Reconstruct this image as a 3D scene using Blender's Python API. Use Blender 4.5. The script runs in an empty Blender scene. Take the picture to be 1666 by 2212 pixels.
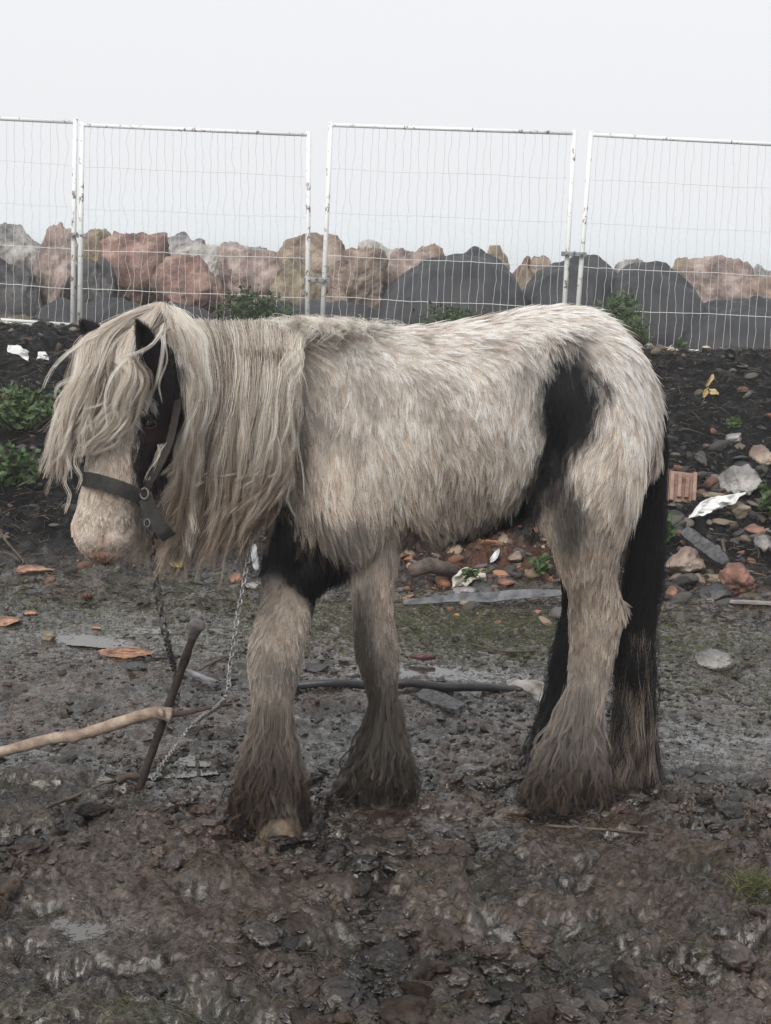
import bpy, bmesh, math, random
import numpy as np
from mathutils import Vector, Matrix

# ------------------------------------------------------------------ camera, sky, light, exposure
scn = bpy.context.scene
CAM_H, PITCH, ROLL = 1.5, math.radians(9.79), 0.036
FPX, IW, IH = 3472.0, 1666.0, 2212.0
F0 = Vector((0, math.cos(PITCH), -math.sin(PITCH)))
R0, U0 = Vector((1, 0, 0)), Vector((0, math.sin(PITCH), math.cos(PITCH)))
CR = R0*math.cos(ROLL) + U0*math.sin(ROLL)
CU = U0*math.cos(ROLL) - R0*math.sin(ROLL)
cam_d = bpy.data.cameras.new('camera')
cam = bpy.data.objects.new('camera', cam_d)
scn.collection.objects.link(cam)
cam.matrix_world = Matrix(((CR.x, CU.x, -F0.x, 0), (CR.y, CU.y, -F0.y, 0), (CR.z, CU.z, -F0.z, CAM_H), (0, 0, 0, 1)))
cam_d.sensor_fit = 'VERTICAL'; cam_d.sensor_height = 24; cam_d.lens = 24*FPX/IH
cam_d.clip_end = 5000; cam_d.clip_start = 0.05
scn.camera = cam

SUN_EL, SUN_AZ = math.radians(42), math.radians(205)
w = bpy.data.worlds.new('World'); scn.world = w; w.use_nodes = True
nt = w.node_tree; nt.nodes.clear()
sky = nt.nodes.new('ShaderNodeTexSky'); sky.sky_type = 'NISHITA'; sky.sun_disc = False
sky.sun_elevation = SUN_EL; sky.sun_rotation = SUN_AZ; sky.dust_density = 6; sky.air_density = 1.0
hsv = nt.nodes.new('ShaderNodeHueSaturation'); hsv.inputs['Saturation'].default_value = 0.25
hsv.inputs['Value'].default_value = 0.08
mix = nt.nodes.new('ShaderNodeMix'); mix.data_type = 'RGBA'
mix.inputs[0].default_value = 0.93          # overcast: the cloud layer hides nearly all of the clear sky
mix.inputs[7].default_value = (0.515, 0.523, 0.537, 1)
bg = nt.nodes.new('ShaderNodeBackground'); bg.inputs[1].default_value = 1.0
wo = nt.nodes.new('ShaderNodeOutputWorld')
nt.links.new(sky.outputs[0], hsv.inputs['Color']); nt.links.new(hsv.outputs[0], mix.inputs[6])
nt.links.new(mix.outputs[2], bg.inputs[0]); nt.links.new(bg.outputs[0], wo.inputs[0])
sl = bpy.data.lights.new('sun', 'SUN'); sl.energy = 1.5; sl.angle = math.radians(40); sl.color = (1, .96, .90)
so = bpy.data.objects.new('sun', sl); scn.collection.objects.link(so)
sd = Vector((math.sin(SUN_AZ)*math.cos(SUN_EL), math.cos(SUN_AZ)*math.cos(SUN_EL), math.sin(SUN_EL)))
so.rotation_euler = sd.to_track_quat('Z', 'Y').to_euler()
scn.view_settings.view_transform = 'Standard'; scn.view_settings.look = 'None'
scn.view_settings.exposure = 0.85; scn.view_settings.gamma = 1
scn.view_settings.use_curve_mapping = False
scn.cycles.use_denoising = True
scn.cycles.max_bounces = 8; scn.cycles.diffuse_bounces = 3; scn.cycles.glossy_bounces = 3
scn.cycles.volume_bounces = 2; scn.cycles.transparent_max_bounces = 8

# ------------------------------------------------------------------ helpers
rng = np.random.default_rng(7); random.seed(7)
cCR, cCU, cF = np.array(CR), np.array(CU), np.array(F0)
cO = np.array((0, 0, CAM_H))

def ray(px, py):
    px, py = np.asarray(px, float), np.asarray(py, float)
    return (cF + ((px-IW/2)/FPX)[..., None]*cCR + ((IH/2-py)/FPX)[..., None]*cCU)
def at(px, py, Y):
    """world point seen at photo position (px, py) standing Y metres ahead"""
    d = ray(px, py); t = np.asarray(Y, float)/d[..., 1]
    return cO + d*t[..., None]
def proj(P):
    v = np.asarray(P)-cO; z = v@cF
    return IW/2+FPX*(v@cCR)/z, IH/2-FPX*(v@cCU)/z
def gp(px, py, off=0.0):
    """world point on the ground seen at (px, py)"""
    d = ray(px, py)
    t = np.linspace(2.4, 24, 3000)/d[1]
    P = cO + d*t[:, None]
    below = P[:, 2] < ground_z(P[:, 0], P[:, 1], False)
    i = int(np.argmax(below)) if below.any() else len(t)-1
    p = P[i]; return Vector((p[0], p[1], float(ground_z(p[0:1], p[1:2], True)[0])+off))

T2 = np.random.default_rng(3).random((256, 256))
T3 = np.random.default_rng(4).random((64, 64, 64))
def vn(x, y):
    xi, yi = np.floor(x).astype(int), np.floor(y).astype(int); fx, fy = x-xi, y-yi
    fx, fy = fx*fx*fx*(fx*(fx*6-15)+10), fy*fy*fy*(fy*(fy*6-15)+10)
    a, b, c, d = xi & 255, (xi+1) & 255, yi & 255, (yi+1) & 255
    return (T2[a, c]*(1-fx)+T2[b, c]*fx)*(1-fy)+(T2[a, d]*(1-fx)+T2[b, d]*fx)*fy
def fb(x, y, o=4, g=.5):
    s = 0; a = 1; n = 0
    for i in range(o):
        s = s+a*(vn(x*2**i+i*17.3, y*2**i+i*9.7)*2-1); n += a; a *= g
    return s/n
def vn3(p):
    i = np.floor(p).astype(int); f = p-i; f = f*f*(3-2*f); j = i & 63; k = (i+1) & 63
    def L(a, b, t): return a*(1-t)+b*t
    x0, y0, z0, x1, y1, z1 = j[:, 0], j[:, 1], j[:, 2], k[:, 0], k[:, 1], k[:, 2]
    return L(L(L(T3[x0, y0, z0], T3[x1, y0, z0], f[:, 0]), L(T3[x0, y1, z0], T3[x1, y1, z0], f[:, 0]), f[:, 1]),
             L(L(T3[x0, y0, z1], T3[x1, y0, z1], f[:, 0]), L(T3[x0, y1, z1], T3[x1, y1, z1], f[:, 0]), f[:, 1]), f[:, 2])
def fb3(p, o=4, g=.5):
    s = 0; a = 1; n = 0
    for i in range(o):
        s = s+a*(vn3(p*2**i+i*11.1)*2-1); n += a; a *= g
    return s/n
def sst(a, b, x):
    t = np.clip((x-a)/(b-a), 0, 1); return t*t*(3-2*t)

def link(o, parent=None):
    scn.collection.objects.link(o)
    if parent is not None: o.parent = parent
    return o
def tag(o, label=None, cat=None, group=None, kind=None):
    if label: o['label'] = label
    if cat: o['category'] = cat
    if group: o['group'] = group
    if kind: o['kind'] = kind
    return o
def empty(name, label, cat, group=None, loc=(0, 0, 0)):
    o = bpy.data.objects.new(name, None); link(o); o.location = loc; o.empty_display_size = .1
    return tag(o, label, cat, group)
def mesh(name, V, F, mat=None, parent=None, smooth=True):
    V = np.asarray(V, float)
    if parent is not None: V = V-np.array(parent.location)
    m = bpy.data.meshes.new(name)
    if isinstance(F, np.ndarray):
        k = F.shape[1]
        m.vertices.add(len(V)); m.vertices.foreach_set('co', V.astype(np.float32).ravel())
        m.loops.add(F.size); m.loops.foreach_set('vertex_index', F.astype(np.int32).ravel())
        m.polygons.add(len(F)); m.polygons.foreach_set('loop_start', np.arange(0, F.size, k, dtype=np.int32))
        m.polygons.foreach_set('loop_total', np.full(len(F), k, dtype=np.int32))
        m.update(calc_edges=True); m.validate()
    else:
        m.from_pydata([tuple(v) for v in V], [], F); m.update()
    if smooth: m.polygons.foreach_set('use_smooth', np.ones(len(m.polygons), bool))
    if mat: m.materials.append(mat)
    o = bpy.data.objects.new(name, m); return link(o, parent)
class MB:
    def __init__(s): s.V = []; s.F = []
    def add(s, V, F):
        n = len(s.V); s.V += [tuple(v) for v in V]; s.F += [tuple(i+n for i in f) for f in F]; return s
    def box(s, c, sz, R=None):
        c = np.array(c); h = np.array(sz)/2
        v = [np.array((x, y, z))*h for x in (-1, 1) for y in (-1, 1) for z in (-1, 1)]
        if R is not None: v = [np.array(R) @ q for q in v]
        return s.add([c+q for q in v], [(0, 1, 3, 2), (4, 6, 7, 5), (0, 4, 5, 1), (2, 3, 7, 6), (0, 2, 6, 4), (1, 5, 7, 3)])
    def tube(s, P, r, n=8, cap=True):
        P = [np.array(p, float) for p in P]; m = len(P)
        r = [r]*m if np.isscalar(r) else list(r)
        up = None; rings = []
        for i in range(m):
            t = P[min(i+1, m-1)]-P[max(i-1, 0)]; t = t/(np.linalg.norm(t)+1e-9)
            if up is None: up = np.array((0, 0, 1.)) if abs(t[2]) < .9 else np.array((1., 0, 0))
            a = np.cross(up, t); a /= np.linalg.norm(a)+1e-9; b = np.cross(t, a); up = b
            rings.append([P[i]+r[i]*(a*math.cos(q*2*math.pi/n)+b*math.sin(q*2*math.pi/n)) for q in range(n)])
        V = [v for R in rings for v in R]; F = []
        for i in range(m-1):
            for q in range(n):
                F.append((i*n+q, i*n+(q+1) % n, (i+1)*n+(q+1) % n, (i+1)*n+q))
        if cap: F += [tuple(range(n))[::-1], tuple((m-1)*n+q for q in range(n))]
        return s.add(V, F)
    def build(s, name, mat, parent=None, smooth=True):
        return mesh(name, s.V, s.F, mat, parent, smooth)
def bevel(o, w=.003, seg=2):
    m = o.modifiers.new('b', 'BEVEL'); m.width = w; m.segments = seg; m.limit_method = 'ANGLE'; return o
def color_attr(o, C, name='col'):
    a = o.data.attributes.new(name, 'FLOAT_COLOR', 'POINT')
    C = np.asarray(C, np.float32)
    if C.shape[1] == 3: C = np.concatenate([C, np.ones((len(C), 1), np.float32)], 1)
    a.data.foreach_set('color', C.ravel())

# material helpers
def mat_new(name):
    m = bpy.data.materials.new(name); m.use_nodes = True
    return m, m.node_tree, m.node_tree.nodes['Principled BSDF']
def N(nt, t, **k):
    n = nt.nodes.new(t)
    for a, b in k.items(): setattr(n, a, b)
    return n
def surf(name, c1, c2, scale=8, rough=.8, bump=.3, bscale=30, spec=.3, metallic=0, detail=6, c3=None, bdist=.01, coord='Object', r2=None):
    """two or three tone procedural surface with bump"""
    m, nt, p = mat_new(name)
    tc = N(nt, 'ShaderNodeTexCoord')
    n1 = N(nt, 'ShaderNodeTexNoise'); n1.inputs['Scale'].default_value = scale; n1.inputs['Detail'].default_value = detail
    n1.inputs['Roughness'].default_value = .65
    nt.links.new(tc.outputs[coord], n1.inputs['Vector'])
    cr = N(nt, 'ShaderNodeValToRGB'); e = cr.color_ramp.elements
    e[0].position = .35; e[0].color = (*c1, 1); e[1].position = .65; e[1].color = (*c2, 1)
    if c3: q = e.new(.5); q.color = (*c3, 1)
    nt.links.new(n1.outputs[0], cr.inputs[0]); nt.links.new(cr.outputs[0], p.inputs['Base Color'])
    if r2 is not None:
        mr = N(nt, 'ShaderNodeMapRange'); mr.inputs[1].default_value = .35; mr.inputs[2].default_value = .65
        mr.inputs[3].default_value = rough; mr.inputs[4].default_value = r2
        nt.links.new(n1.outputs[0], mr.inputs[0]); nt.links.new(mr.outputs[0], p.inputs['Roughness'])
    else: p.inputs['Roughness'].default_value = rough
    p.inputs['Specular IOR Level'].default_value = spec; p.inputs['Metallic'].default_value = metallic
    n2 = N(nt, 'ShaderNodeTexNoise'); n2.inputs['Scale'].default_value = bscale; n2.inputs['Detail'].default_value = 8
    n2.inputs['Roughness'].default_value = .7
    nt.links.new(tc.outputs[coord], n2.inputs['Vector'])
    b = N(nt, 'ShaderNodeBump'); b.inputs['Strength'].default_value = bump; b.inputs['Distance'].default_value = bdist
    nt.links.new(n2.outputs[0], b.inputs['Height']); nt.links.new(b.outputs[0], p.inputs['Normal'])
    return m
def attr_mat(name, rough=.6, spec=.3, attr='col'):
    m, nt, p = mat_new(name)
    a = N(nt, 'ShaderNodeAttribute'); a.attribute_name = attr
    nt.links.new(a.outputs['Color'], p.inputs['Base Color'])
    p.inputs['Roughness'].default_value = rough; p.inputs['Specular IOR Level'].default_value = spec
    return m
# ------------------------------------------------------------------ the ground: churned mud, soil bank, stony shelf, then down to the sea
PITS = [(700, 2030, .10, .05), (1095, 2000, .09, .05), (60, 2090, .12, .045), (830, 1975, .07, .035), (1225, 1900, .08, .04), (1080, 2080, .06, .03),
        (430, 1905, .07, .03), (900, 1800, .07, .03), (1230, 1985, .07, .04), (1400, 1960, .08, .035), (330, 2010, .07, .03), (1620, 2020, .09, .05),
        (1330, 2120, .06, .03), (600, 2120, .08, .04), (1060, 2190, .09, .035), (1385, 2150, .05, .03), (880, 2160, .06, .03),
        (1040, 1990, .08, .03), (950, 2010, .05, .03), (1500, 2100, .07, .04), (280, 2150, .07, .03), (480, 2170, .06, .03), (1160, 1850, .06, .03),
        (740, 1860, .07, .025), (570, 1960, .06, .03)]
def _flat(px, py):
    d = ray(px, py); t = -CAM_H/d[2]; return cO+d*t
PITW = [(*_flat(a, b)[:2], r, dp) for a, b, r, dp in PITS]
WET = [(190, 1985, .11, .15), (20, 1600, .5, .16), (430, 1660, .30, .13), (200, 1370, .6, .3), (330, 1345, .5, .2), (1550, 1580, .55, .35), (1010, 1770, .3, .13), (760, 1640, .3, .12), (1000, 1440, .55, .2), (1180, 1700, .2, .1), (700, 1580, .3, .12)]
WETW = [(*_flat(a, b)[:2], rx, ry) for a, b, rx, ry in WET]
def wetzone(x, y):
    w = np.zeros_like(x)
    for a, b, rx, ry in WETW: w = np.maximum(w, np.exp(-(((x-a)/rx)**2+((y-b)/ry)**2)))
    return w
def worley(x, y, seed=0):
    xi, yi = np.floor(x).astype(int), np.floor(y).astype(int); f1 = np.full(x.shape, 9.); f2 = f1.copy(); h = np.zeros(x.shape)
    for i in (-1, 0, 1):
        for j in (-1, 0, 1):
            a, b = (xi+i+seed) & 255, (yi+j+seed*7) & 255
            cx = xi+i+T2[a, b]; cy = yi+j+T2[b, (a+31) & 255]; dx, dy = x-cx, y-cy; d = np.sqrt(dx*dx+dy*dy)
            th = T2[(a+77) & 255, b]*6.28; hh = T2[(a+5) & 255, (b+99) & 255]+.25*(dx*np.cos(th)+dy*np.sin(th))
            c = d < f1; f2 = np.where(c, f1, np.minimum(f2, d)); h = np.where(c, hh, h); f1 = np.where(c, d, f1)
    return h, f2-f1
def base_z(x, y):
    foot = 6.75+.15*np.sin(x*1.3)+.12*np.sin(x*3.1+1)+.5*sst(0, -2.2, x)*0
    crest = .80-.0*x
    k = np.clip((y-foot)/(10.4-foot), 0, 1)
    z = crest*(k*k*(3-2*k)*.55+.45*k)
    z = z-(crest-.50)*sst(10.6, 14.5, y)
    z = z+.02*sst(17, 18, y)-4.5*sst(20.5, 30, y)-8*sst(40, 80, y)
    z = z-.045*np.exp(-(((x+.27)/.3)**2+((y-3.98)/.35)**2))
    return z
def ground_z(x, y, fine=True):
    x = np.asarray(x, float); y = np.asarray(y, float)
    z = base_z(x, y)
    bank = sst(6.5, 7.2, y)*(1-sst(20, 24, y))
    near = 1-sst(4.0, 5.0, y)
    amp = .36+.36*near; amp = amp*(1-bank)+bank*.9
    amp = amp*(1-sst(17, 30, y))
    wz = wetzone(x, y); amp = amp*(1-.72*wz)
    wx = x+.05*fb(x*5, y*5, 3); wy = y+.05*fb(x*5+40, y*5+7, 3)
    z = z+(.035*fb(x*1.6, y*1.6, 3)-.035*sst(.02, .22, fb(x*6.5+20, y*6.5, 4)))*amp-.032*wz
    if fine:
        c = 0
        c += .026*(np.abs(fb(wx*5.5, wy*5.5, 2))*2-.55)
        c += .014*(np.abs(fb(wx*13+5, wy*13, 2))*2-.55)
        c += .011*(np.abs(fb(wx*29+15, wy*29, 2))*2-.5)
        c += .0085*(np.abs(fb(wx*62+15, wy*62, 2))*2-.5)
        c += .006*fb(wx*105, wy*105, 3)
        sx, sy = x+.045*fb(x*11, y*11+3, 3), y+.045*fb(x*11+70, y*11+7, 3)
        for fq, am, se in ((7., .024, 1), (17., .013, 2), (41., .0055, 3)):
            h, e = worley(sx*fq, sy*fq*1.15, se)
            c += am*((h-.5)*np.clip(e*2.2, 0, 1)-.30*(1-np.clip(e*3.5, 0, 1)))*(.5+1.0*np.clip(fb(x*1.9+fq, y*1.9, 2)+.5, 0, 1))
        z = z+c*amp
        for a, b, r, dp in PITW:
            ex = r*.95*(1+.45*fb(x*7+a*7, y*7, 2)); d = np.sqrt((x-a)**2+((y-b)*1.25)**2)/ex
            z = z-dp*.9*np.exp(-d**2.4)+dp*.2*np.exp(-((d-1.6)/.4)**2)
    return z
def lines(step, lo, hi, s0=0.):
    a = [s0]
    while a[-1] < hi: a.append(a[-1]+step(a[-1]))
    b = [s0]
    while b[-1] > lo: b.append(b[-1]-step(b[-1]))
    return np.array(b[1:][::-1]+a)
gx = lines(lambda x: .0055*max(1, abs(x)/1.1)**2 if abs(x) < 3.2 else .0055*8.46*(abs(x)/3.2)**2.2, -600, 600)
gy = lines(lambda y: .0047*max(1, y/3)**1.3 if 2.55 < y < 18 else (.045*(max(y, 18)/18)**3 if y >= 18 else .0047*(1+((2.6-y)/.08)**1.3)), -40, 400, 2.6)
GX, GY = np.meshgrid(gx, gy); X, Y = GX.ravel(), GY.ravel()
print('ground verts', len(X))
Z = ground_z(X, Y); ZB = base_z(X, Y)
nx, ny = len(gx), len(gy)
idx = np.arange(nx*ny).reshape(ny, nx)
FQ = np.stack([idx[:-1, :-1], idx[:-1, 1:], idx[1:, 1:], idx[1:, :-1]], -1).reshape(-1, 4)
def mud_material():
    m, nt, p = mat_new('mud')
    a = N(nt, 'ShaderNodeAttribute'); a.attribute_name = 'col'
    tc = N(nt, 'ShaderNodeTexCoord')
    n0 = N(nt, 'ShaderNodeTexNoise'); n0.inputs['Scale'].default_value = 45; n0.inputs['Detail'].default_value = 8; n0.inputs['Roughness'].default_value = .7
    nt.links.new(tc.outputs['Object'], n0.inputs['Vector'])
    mr = N(nt, 'ShaderNodeMapRange'); mr.inputs[1].default_value = .3; mr.inputs[2].default_value = .7; mr.inputs[3].default_value = .4; mr.inputs[4].default_value = 1.65
    nt.links.new(n0.outputs[0], mr.inputs[0])
    vm = N(nt, 'ShaderNodeVectorMath', operation='SCALE')
    nt.links.new(a.outputs['Color'], vm.inputs[0]); nt.links.new(mr.outputs[0], vm.inputs['Scale'])
    nt.links.new(vm.outputs[0], p.inputs['Base Color'])
    wet = N(nt, 'ShaderNodeAttribute'); wet.attribute_name = 'wet'
    n1 = N(nt, 'ShaderNodeTexNoise'); n1.inputs['Scale'].default_value = 14; n1.inputs['Detail'].default_value = 6
    nt.links.new(tc.outputs['Object'], n1.inputs['Vector'])
    ad = N(nt, 'ShaderNodeMath', operation='MULTIPLY_ADD'); ad.inputs[1].default_value = .9; ad.inputs[2].default_value = -.45
    nt.links.new(n1.outputs[0], ad.inputs[0])
    s = N(nt, 'ShaderNodeMath', operation='ADD'); nt.links.new(ad.outputs[0], s.inputs[0]); nt.links.new(wet.outputs['Fac'], s.inputs[1])
    r = N(nt, 'ShaderNodeMapRange'); r.inputs[1].default_value = 0; r.inputs[2].default_value = 1; r.inputs[3].default_value = .72; r.inputs[4].default_value = .10
    nt.links.new(s.outputs[0], r.inputs[0]); nt.links.new(r.outputs[0], p.inputs['Roughness'])
    sl_ = N(nt, 'ShaderNodeMapRange'); sl_.inputs[1].default_value = .05; sl_.inputs[2].default_value = .45; sl_.inputs[3].default_value = .06; sl_.inputs[4].default_value = .6
    nt.links.new(s.outputs[0], sl_.inputs[0]); nt.links.new(sl_.outputs[0], p.inputs['Specular IOR Level'])
    cw = N(nt, 'ShaderNodeMapRange'); cw.inputs[1].default_value = .35; cw.inputs[2].default_value = .9; cw.inputs[4].default_value = .55
    nt.links.new(s.outputs[0], cw.inputs[0]); nt.links.new(cw.outputs[0], p.inputs['Coat Weight']); p.inputs['Coat Roughness'].default_value = .12; p.inputs['Coat IOR'].default_value = 1.4
    n2 = N(nt, 'ShaderNodeTexNoise'); n2.inputs['Scale'].default_value = 42; n2.inputs['Detail'].default_value = 5; n2.inputs['Roughness'].default_value = .55
    n2.inputs['Distortion'].default_value = .6
    nt.links.new(tc.outputs['Object'], n2.inputs['Vector'])
    b = N(nt, 'ShaderNodeBump'); b.inputs['Strength'].default_value = .8; b.inputs['Distance'].default_value = .012
    nt.links.new(n2.outputs[0], b.inputs['Height']); nt.links.new(b.outputs[0], p.inputs['Normal'])
    return m
mud_mat = mud_material()
ground = mesh('ground', np.stack([X, Y, Z], 1), FQ, mud_mat); tag(ground, kind='structure')
def ground_col(x, y, green=1.):
    n = fb(x*2.3, y*2.3, 4)*.5+.5; n2 = fb(x*9+3, y*9, 3)*.5+.5; n3 = fb(x*1.1+9, y*1.6+3, 3)
    mud = np.array((.025, .0165, .013)); mud2 = np.array((.072, .047, .035)); olive = np.array((.075, .077, .040)); soil = np.array((.007, .0066, .007))
    red = np.array((.09, .045, .03)); tan = np.array((.17, .14, .105)); grey = np.array((.036, .032, .030))
    c = mud+(mud2-mud)*np.clip(n*1.3-.2, 0, 1)[:, None]
    c = c+(grey-c)*(wetzone(x, y)*.4)[:, None]
    hollow_n = fb(x*6.5+20, y*6.5, 4); c = c*(1-.72*sst(.03, .24, hollow_n))[:, None]  # same noise as the relief: shade of the hollows baked into the colour
    for fq, wd in ((9, .022), (21, .03), (44, .04)):   # shade of fine crevices put into the mud colour as near-black lines
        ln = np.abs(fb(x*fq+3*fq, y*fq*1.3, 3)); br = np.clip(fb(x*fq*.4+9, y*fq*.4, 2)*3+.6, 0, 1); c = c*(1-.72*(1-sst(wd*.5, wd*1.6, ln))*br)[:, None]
    for a, b, r, dp in PITW: c = c*(1-.8*np.exp(-(((x-a)**2+((y-b)*1.2)**2)/(r*.85)**2)**2)*sst(-.5, .2, fb(x*22, y*22, 2)))[:, None]  # hoof pits blackened, their inner shade painted into the mud colour
    o = np.exp(-(((x-.35)/.75)**2+((y-6.15)/.65)**2))+np.exp(-(((x-1.4)/.8)**2+((y-5.7)/.6)**2))*.8+np.exp(-(((x+1.0)/.9)**2+((y-6.2)/.5)**2))*.7
    o = o+.35*sst(3.1, 2.85, y)+.15
    o = np.clip(o*1.1*np.clip(n2*1.8-.35, 0, 1), 0, .8)
    c = c+(olive*.7-c)*(o*green)[:, None]
    b = sst(6.6, 7.4, y+.5*n3)
    c = c+(soil-c)*b[:, None]
    r = np.exp(-(((x-.45)/.35)**2+((y-7.3)/.7)**2))*np.clip(n2*2-.4, 0, 1)
    c = c+(red-c)*np.clip(r, 0, 1)[:, None]
    t = sst(11.2, 12.0, y+.5*n3)*(.35+.65*n2)
    c = c+(tan-c)*t[:, None]
    c = c+(np.array((.08, .08, .07))-c)*sst(19, 22, y)[:, None]
    return c
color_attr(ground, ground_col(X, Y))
wetv = np.clip(.52+.75*wetzone(X, Y)*(1-sst(6.5, 7.2, Y))+.2*sst(3.9, 4.3, Y)-(Z-ZB)*5+.25*(fb(X*1.7+4, Y*2.4, 3)), 0, 1.3)*(1-.9*sst(6.6, 7.3, Y))
a = ground.data.attributes.new('wet', 'FLOAT', 'POINT'); a.data.foreach_set('value', wetv.astype(np.float32))

# standing water
def water_mat():
    m, nt, p = mat_new('puddle_water'); p.inputs['Base Color'].default_value = (.05, .043, .036, 1)
    p.inputs['Roughness'].default_value = .06; p.inputs['Specular IOR Level'].default_value = .5; p.inputs['IOR'].default_value = 1.9
    tc = N(nt, 'ShaderNodeTexCoord'); n = N(nt, 'ShaderNodeTexNoise'); n.inputs['Scale'].default_value = 18
    nt.links.new(tc.outputs['Object'], n.inputs['Vector'])
    b = N(nt, 'ShaderNodeBump'); b.inputs['Strength'].default_value = .12; b.inputs['Distance'].default_value = .01
    nt.links.new(n.outputs[0], b.inputs['Height']); nt.links.new(b.outputs[0], p.inputs['Normal'])
    return m
wmat = water_mat()
def puddle(px, py, rx, ry, q=.2, label=''):
    c = _flat(px, py); rx, ry = rx*1.3, ry*1.3; st = .006
    u = np.arange(-rx, rx, st); v = np.arange(-ry, ry, st); A, B = np.meshgrid(u, v); zz = ground_z(c[0]+A, c[1]+B)
    an = np.arctan2(B/ry, A/rx); R = np.hypot(A/rx, B/ry)/(1+.18*fb(np.cos(an)*1.5+px, np.sin(an)*1.5, 3))
    ins = R < .6; lv = np.quantile(zz[ins], q); rim = (R > .88) & (R < 1)
    lv = min(lv, np.quantile(zz[rim], .12))
    ok = (zz < lv+.004) & (R < 1); ok = ok[:-1, :-1] | ok[1:, :-1] | ok[:-1, 1:] | ok[1:, 1:]
    if ok.sum() < 6: print('dry puddle', px, py); return
    idx = np.arange(A.size).reshape(A.shape); F = np.stack([idx[:-1, :-1], idx[:-1, 1:], idx[1:, 1:], idx[1:, :-1]], -1)[ok]
    us, inv = np.unique(F.ravel(), return_inverse=True); V = np.stack([c[0]+A.ravel()[us], c[1]+B.ravel()[us], np.full(len(us), lv)], 1)
    o = mesh('puddle', V, inv.reshape(-1, 4), wmat, None, False); tag(o, kind='structure')
puddle(190, 1985, .075, .11, .8)
puddle(480, 1640, .3, .16, .4); puddle(430, 1600, .22, .10, .4)
puddle(60, 1600, .5, .18, .34)
puddle(330, 1345, .5, .22, .36); puddle(1560, 1575, .45, .2, .2); puddle(1040, 1765, .17, .08, .4)
puddle(770, 1650, .2, .14, .32); puddle(1050, 1440, .6, .25, .32)
puddle(885, 2157, .05, .04, .35); puddle(1060, 2195, .08, .06, .35); puddle(1388, 2143, .05, .04, .3); puddle(1395, 2195, .04, .03, .3)

# trodden clods and flakes of wet mud, all the same mud as the ground
def clods(n, fx, smin, smax, sub, seed, pw=2., flat=.5, ntpl=20):
    g = np.random.default_rng(seed); V0, F0_ = ICO[sub]; F0_ = np.array(F0_); T = []
    for k in range(ntpl):
        P = V0*(1+.55*fb3(V0*1.6+k*7.7, 3)[:, None]+.30*(.3-np.abs(fb3(V0*3.6+k*3.1, 3)))[:, None]+.10*fb3(V0*9+k, 2)[:, None])
        P = P*np.array((1, g.uniform(.55, 1), flat*g.uniform(.6, 1.3))); T.append(P)
    T = np.array(T); x, y = fx(n); keep = (fb(x*2.6+5, y*2.6, 3)*1.6+.12 > g.random(n)*.7-.35); keep &= wetzone(x, y) < g.uniform(.45, 1.3, n); x, y = x[keep], y[keep]; n = len(x)
    s = smin+(smax-smin)*g.random(n)**pw; a = g.uniform(0, 6.28, n); P = T[g.integers(0, ntpl, n)]*s[:, None, None]
    tl = g.normal(size=n)*.2; tm = g.normal(size=n)*.16
    X_ = P[..., 0]*np.cos(a)[:, None]-P[..., 1]*np.sin(a)[:, None]; Y_ = P[..., 0]*np.sin(a)[:, None]+P[..., 1]*np.cos(a)[:, None]; Z_ = P[..., 2]+X_*tl[:, None]+Y_*tm[:, None]
    z = ground_z(x, y, True); PP = np.stack([X_+x[:, None], Y_+y[:, None], Z_+(z-s*.04)[:, None]], -1).reshape(-1, 3)
    FF = (F0_[None]+(np.arange(n)*len(V0))[:, None, None]).reshape(-1, 3)
    o = mesh('mud_clods', PP, FF, mud_mat); tag(o, kind='stuff')
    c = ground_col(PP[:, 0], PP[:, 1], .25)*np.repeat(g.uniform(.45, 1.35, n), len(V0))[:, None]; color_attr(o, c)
    wv = np.clip(.45+.4*wetzone(PP[:, 0], PP[:, 1])+np.repeat(g.normal(size=n)*.2, len(V0)), 0, 1.2)
    a_ = o.data.attributes.new('wet', 'FLOAT', 'POINT'); a_.data.foreach_set('value', wv.astype(np.float32)); print('clods', n)
def near_mud(n): r_ = np.random.default_rng(55); y = 2.75+3.9*r_.random(n); return r_.uniform(-.34, .34, n)*y, y
def ico(n):
    bm = bmesh.new(); bmesh.ops.create_icosphere(bm, subdivisions=n, radius=1)
    V = np.array([v.co[:] for v in bm.verts]); F = [tuple(v.index for v in f.verts) for f in bm.faces]; bm.free(); return V, F
ICO = {n: ico(n) for n in (2, 3, 4, 5)}
def hoofed(n): r_ = np.random.default_rng(56); y = 2.75+1.75*r_.random(n)**1.25; return r_.uniform(-.32, .32, n)*y, y
clods(1500, hoofed, .014, .050, 4, 61, 2.4, .42, 30)
clods(13000, near_mud, .006, .018, 2, 62, 2.2, .4)
clods(9000, hoofed, .0035, .010, 2, 63, 1.5, .5)

# the sea beyond the rocks
sm, snt, sp = mat_new('sea_water'); sp.inputs['Base Color'].default_value = (.32, .36, .38, 1); sp.inputs['Roughness'].default_value = .25
tc = N(snt, 'ShaderNodeTexCoord'); nn = N(snt, 'ShaderNodeTexNoise'); nn.inputs['Scale'].default_value = .8; nn.inputs['Detail'].default_value = 5
bb = N(snt, 'ShaderNodeBump'); bb.inputs['Strength'].default_value = .5; bb.inputs['Distance'].default_value = .2
snt.links.new(tc.outputs['Object'], nn.inputs['Vector']); snt.links.new(nn.outputs[0], bb.inputs['Height']); snt.links.new(bb.outputs[0], sp.inputs['Normal'])
sea = mesh('sea', [(-600, 27, -2.6), (600, 27, -2.6), (2600, 2600, -2.6), (-2600, 2600, -2.6)], [(0, 1, 2, 3)], sm, None, False); tag(sea, kind='structure')

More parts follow.
